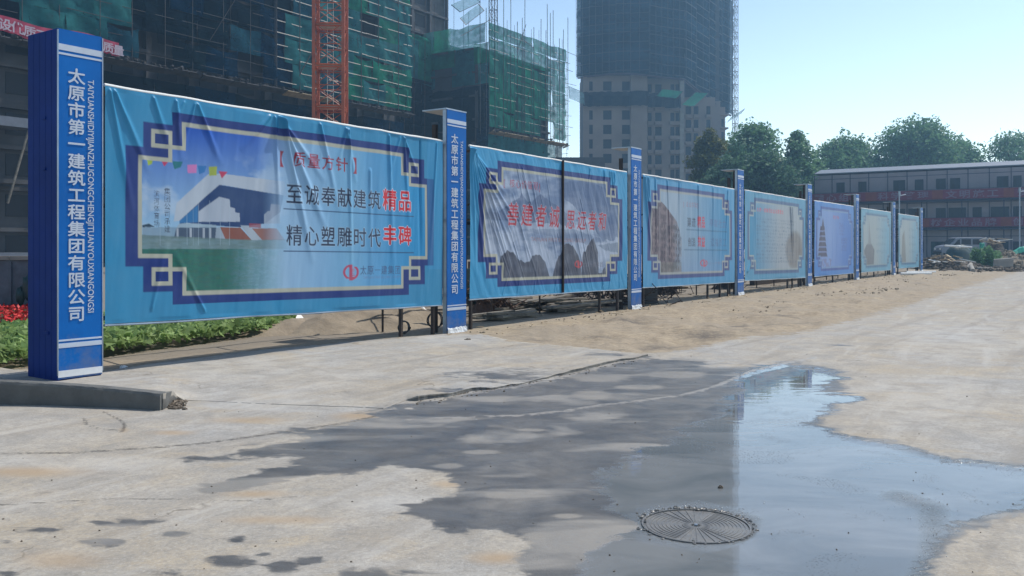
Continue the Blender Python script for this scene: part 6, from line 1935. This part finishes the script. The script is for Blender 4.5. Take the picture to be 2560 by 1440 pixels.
def rubble_heap(label, x, Y, rx, ry, h, seed, m='rubble'):
    b = MB(); p = PX(x, Y); heap(b, (p.x, Y, 0), rx, ry, h, seed, 0.2, 44, 14)
    q = random.Random(seed)
    for k in range(170):
        a = q.uniform(0, 2 * PI); f = math.sqrt(q.random()); zz = h * math.cos(f * PI / 2) * 0.9
        c = (p.x + math.cos(a) * f * rx, Y + math.sin(a) * f * ry, zz)
        b.blob(c, q.uniform(.05, .25), q.uniform(.05, .2), q.uniform(.04, .16), q.random(), 6, 3, 0.35, False)
    tag(b.build('rubble_heap', M[m], recalc=False), label, 'rubble heap')
rubble_heap('dark brown rubble heap just right of the last post', 2345, 62, 1.9, 2.0, 0.95, 3)
rubble_heap('low rubble heap under the pipes before the van', 2400, 61, 2.0, 1.8, 0.55, 4)
rubble_heap('brown rubble heap between the bush and the green bin', 2515, 66, 2.4, 2.0, 1.25, 5, 'soil')
rubble_heap('rubble heap topped with boards behind the bush', 2486, 74, 1.2, 1.2, 2.2, 6)
rubble_heap('low trailing edge of the rubble along the yard', 2470, 56, 3.0, 1.2, 0.22, 7)
def scatter_boards(x, y0, Y, n, label, seed, spread, z0, z1):
    q = random.Random(seed); p = PX(x, Y, ZY(y0, Y)); t = thing('board_heap', label, 'board heap', tuple(p))
    for k in range(n):
        b = MB(); a = q.uniform(0, PI); l_ = q.uniform(.25, .6)
        b.obox((p.x + q.uniform(-spread, spread), p.y + q.uniform(-.4, .4), q.uniform(z0, z1)), (math.cos(a) * l_, math.sin(a) * l_, q.uniform(-.12, .12)), (-math.sin(a) * .07, math.cos(a) * .07, 0), (0, 0, .025))
        b.build('board', M['wood' if q.random() < 0.6 else 'foam'], t)
scatter_boards(2488, 600, 73, 12, 'pale boards and offcuts heaped on top of the pile behind the bush', 3, 1.0, ZY(608, 73), ZY(597, 73))
scatter_boards(2368, 652, 60, 12, 'pale broken boards on the rubble just right of the last post', 4, 1.3, 0.5, 0.95)
# bush
r = np.random.RandomState(3); p = PX(2462, 63)
C = r.normal(size=(5200, 3)); C /= np.linalg.norm(C, axis=1, keepdims=True); C *= r.uniform(.3, 1, (5200, 1)) ** .5
C = C * np.array([[0.95, 0.8, 0.75]]) * (1 + 0.25 * np.sin(C[:, :1] * 9)) + np.array([[p.x, p.y, 0.75]])
V, Q = leaves(C[C[:, 2] > 0.02], 0.5, 0.07, 1, 4)
bt = thing('bush', 'small green bush growing on the rubbish beside the pipes', 'bush', tuple(p))
np_mesh('foliage', V, Q, M['leaf'], loc=tuple(p), parent=bt, smooth=False)
b = MB()
for k in range(7): b.tube(p, p + Vector((rnd.uniform(-.6, .6), rnd.uniform(-.4, .4), rnd.uniform(.7, 1.1))), 0.02, 4)
b.build('stem', M['bark'], bt)

# van behind a dark covered heap
def van():
    Y = 84.0; c = PX(2400, Y)
    t = thing('parked_van', 'grey minivan parked facing left, half hidden behind a dark tarpaulin heap', 'van', tuple(c))
    L_ = 4.3; hw = 0.82
    prof = [(-2.15, .45), (-2.12, .95), (-1.95, 1.12), (-1.35, 1.24), (-0.75, 1.86), (-0.4, 1.95), (1.6, 1.97), (1.95, 1.88), (2.1, 1.2), (2.15, .45)]
    zoff = 0.5
    def P3(x, y, z): return (c.x + x, c.y + y, z + zoff)
    b = MB(); b.prism([P3(x, -hw, z) for x, z in prof], (0, 2 * hw, 0)); b.build('body', M['van'], t, bevel=0.03)
    for pts in ([(-0.98, 1.26), (-0.62, 1.72), (-0.42, 1.76), (-0.42, 1.26)], [(-0.28, 1.26), (-0.28, 1.78), (0.62, 1.78), (0.62, 1.26)], [(0.78, 1.26), (0.78, 1.78), (1.68, 1.76), (1.8, 1.26)]):
        b = MB(); b.prism([P3(x, -hw - 0.012, z) for x, z in pts], (0, 0.02, 0)); b.build('window', M['dark'], t)
    b = MB(); b.add([P3(-1.36, -hw + .1, 1.262), P3(-1.36, hw - .1, 1.262), P3(-0.79, hw - .1, 1.86), P3(-0.79, -hw + .1, 1.86)], [(0, 1, 2, 3)]); b.build('windscreen', M['glass'], t)
    for x in (-1.4, 1.4):
        for y in (-hw + .02, hw - .02):
            b = MB(); b.tube(P3(x, y - .1, .32), P3(x, y + .1, .32), 0.32, 18); w = b.build('wheel', M['rubber'], t)
            b = MB(); b.tube(P3(x, y - .115, .32), P3(x, y - .1, .32), 0.18, 12); b.build('rim', M['galv'], w)
    b = MB(); b.box(P3(-2.14, -.5, .85), .05, .3, .18); b.build('headlight', M['foam'], t)
    b = MB(); b.box(P3(-2.14, .5, .85), .05, .3, .18); b.build('headlight', M['foam'], t)
    b = MB(); b.box(P3(-2.18, 0, .52), .12, 1.55, .18); b.build('bumper', M['rubber'], t)
    b = MB(); b.box(P3(-0.9, -hw - .1, 1.28), .1, .16, .14); b.build('mirror', M['rubber'], t)
    b = MB(); b.fbox((c.x, c.y, zoff), XD, YD, -2.4, 2.4, -1.1, 1.1, -0.8, -0.002)
    tag(b.build('earth_platform', M['rubble'], smooth=False), 'low earth bank the van stands on', 'earth bank')
van()
b = MB(); p = PX(2398, 76); heap(b, (p.x, 76, 0), 2.0, 1.2, 1.5, 9, 0, 30, 10); tag(b.build('tarpaulin_heap', M['tarp_dark'], smooth=True), 'heap under a dark green tarpaulin in front of the van', 'tarpaulin heap')
b = MB(); A_ = PX(2362, 74.6, ZY(614, 74.6)); B_ = PX(2430, 74.6, ZY(618, 74.6)); b.tube(A_, B_, 0.07, 8); b.blob(A_.lerp(B_, .5), .3, .1, .1, 2, 8, 4, .3, False); tag(b.build('board', M['foam']), 'long white board lying on top of the dark tarpaulin heap', 'board')
# green covered bin at the right edge
b = MB(); p = PX(2562, 66); b.prism([(p.x - .55, 66, 0.0), (p.x + .7, 66, 0.0), (p.x + .75, 66, 1.15), (p.x - .65, 66, 1.1)], (0, 1.0, 0)); bn = tag(b.build('waste_bin', M['tarp_dark'], bevel=.03), 'dark bin with a bright green cloth on top at the right edge', 'waste bin')
vs = []; p0 = wl(bn)
for j in range(6):
    for i in range(8):
        a, c = i / 7, j / 5; vs.append((p.x - .7 + 1.5 * a, 65.95 + 1.05 * c, 1.18 + .42 * math.sin(a * PI) * math.sin(c * PI + .3) + rnd.uniform(-.05, .05) - (.15 if j == 0 else 0)))
b = MB(); b.add(vs, [(j * 8 + i, j * 8 + i + 1, (j + 1) * 8 + i + 1, (j + 1) * 8 + i) for j in range(5) for i in range(7)]); b.build('cloth_cover', M['tarp_green'], bn, recalc=False)
b = MB(); p = PX(2455, 77); b.box((p.x, 77, 0.95), .32, .32, 1.9); tag(b.build('gas_cylinder_box', M['tarp_green'], bevel=.04), 'narrow green upright box just right of the van', 'box')

# ------------------------------------------------------------------ haze
hz = bpy.data.materials.new('haze_air'); hz.use_nodes = True
ht = hz.node_tree; ht.nodes.remove(ht.nodes['Principled BSDF'])
pv = ht.nodes.new('ShaderNodeVolumePrincipled'); pv.inputs['Color'].default_value = (0.36, 0.66, 1.0, 1); pv.inputs['Density'].default_value = 0.0014; pv.inputs['Anisotropy'].default_value = 0.5
ht.links.new(pv.outputs[0], ht.nodes['Material Output'].inputs['Volume'])
b = MB(); b.add([(x, y, z) for x in (-160, 200) for y in (-62, 300) for z in (-1.3, 92)], [(0, 1, 3, 2), (4, 6, 7, 5), (0, 4, 5, 1), (2, 3, 7, 6), (0, 2, 6, 4), (1, 5, 7, 3)])
tag(b.build('haze', hz, loc=(0, 0, 0)), kind='stuff')
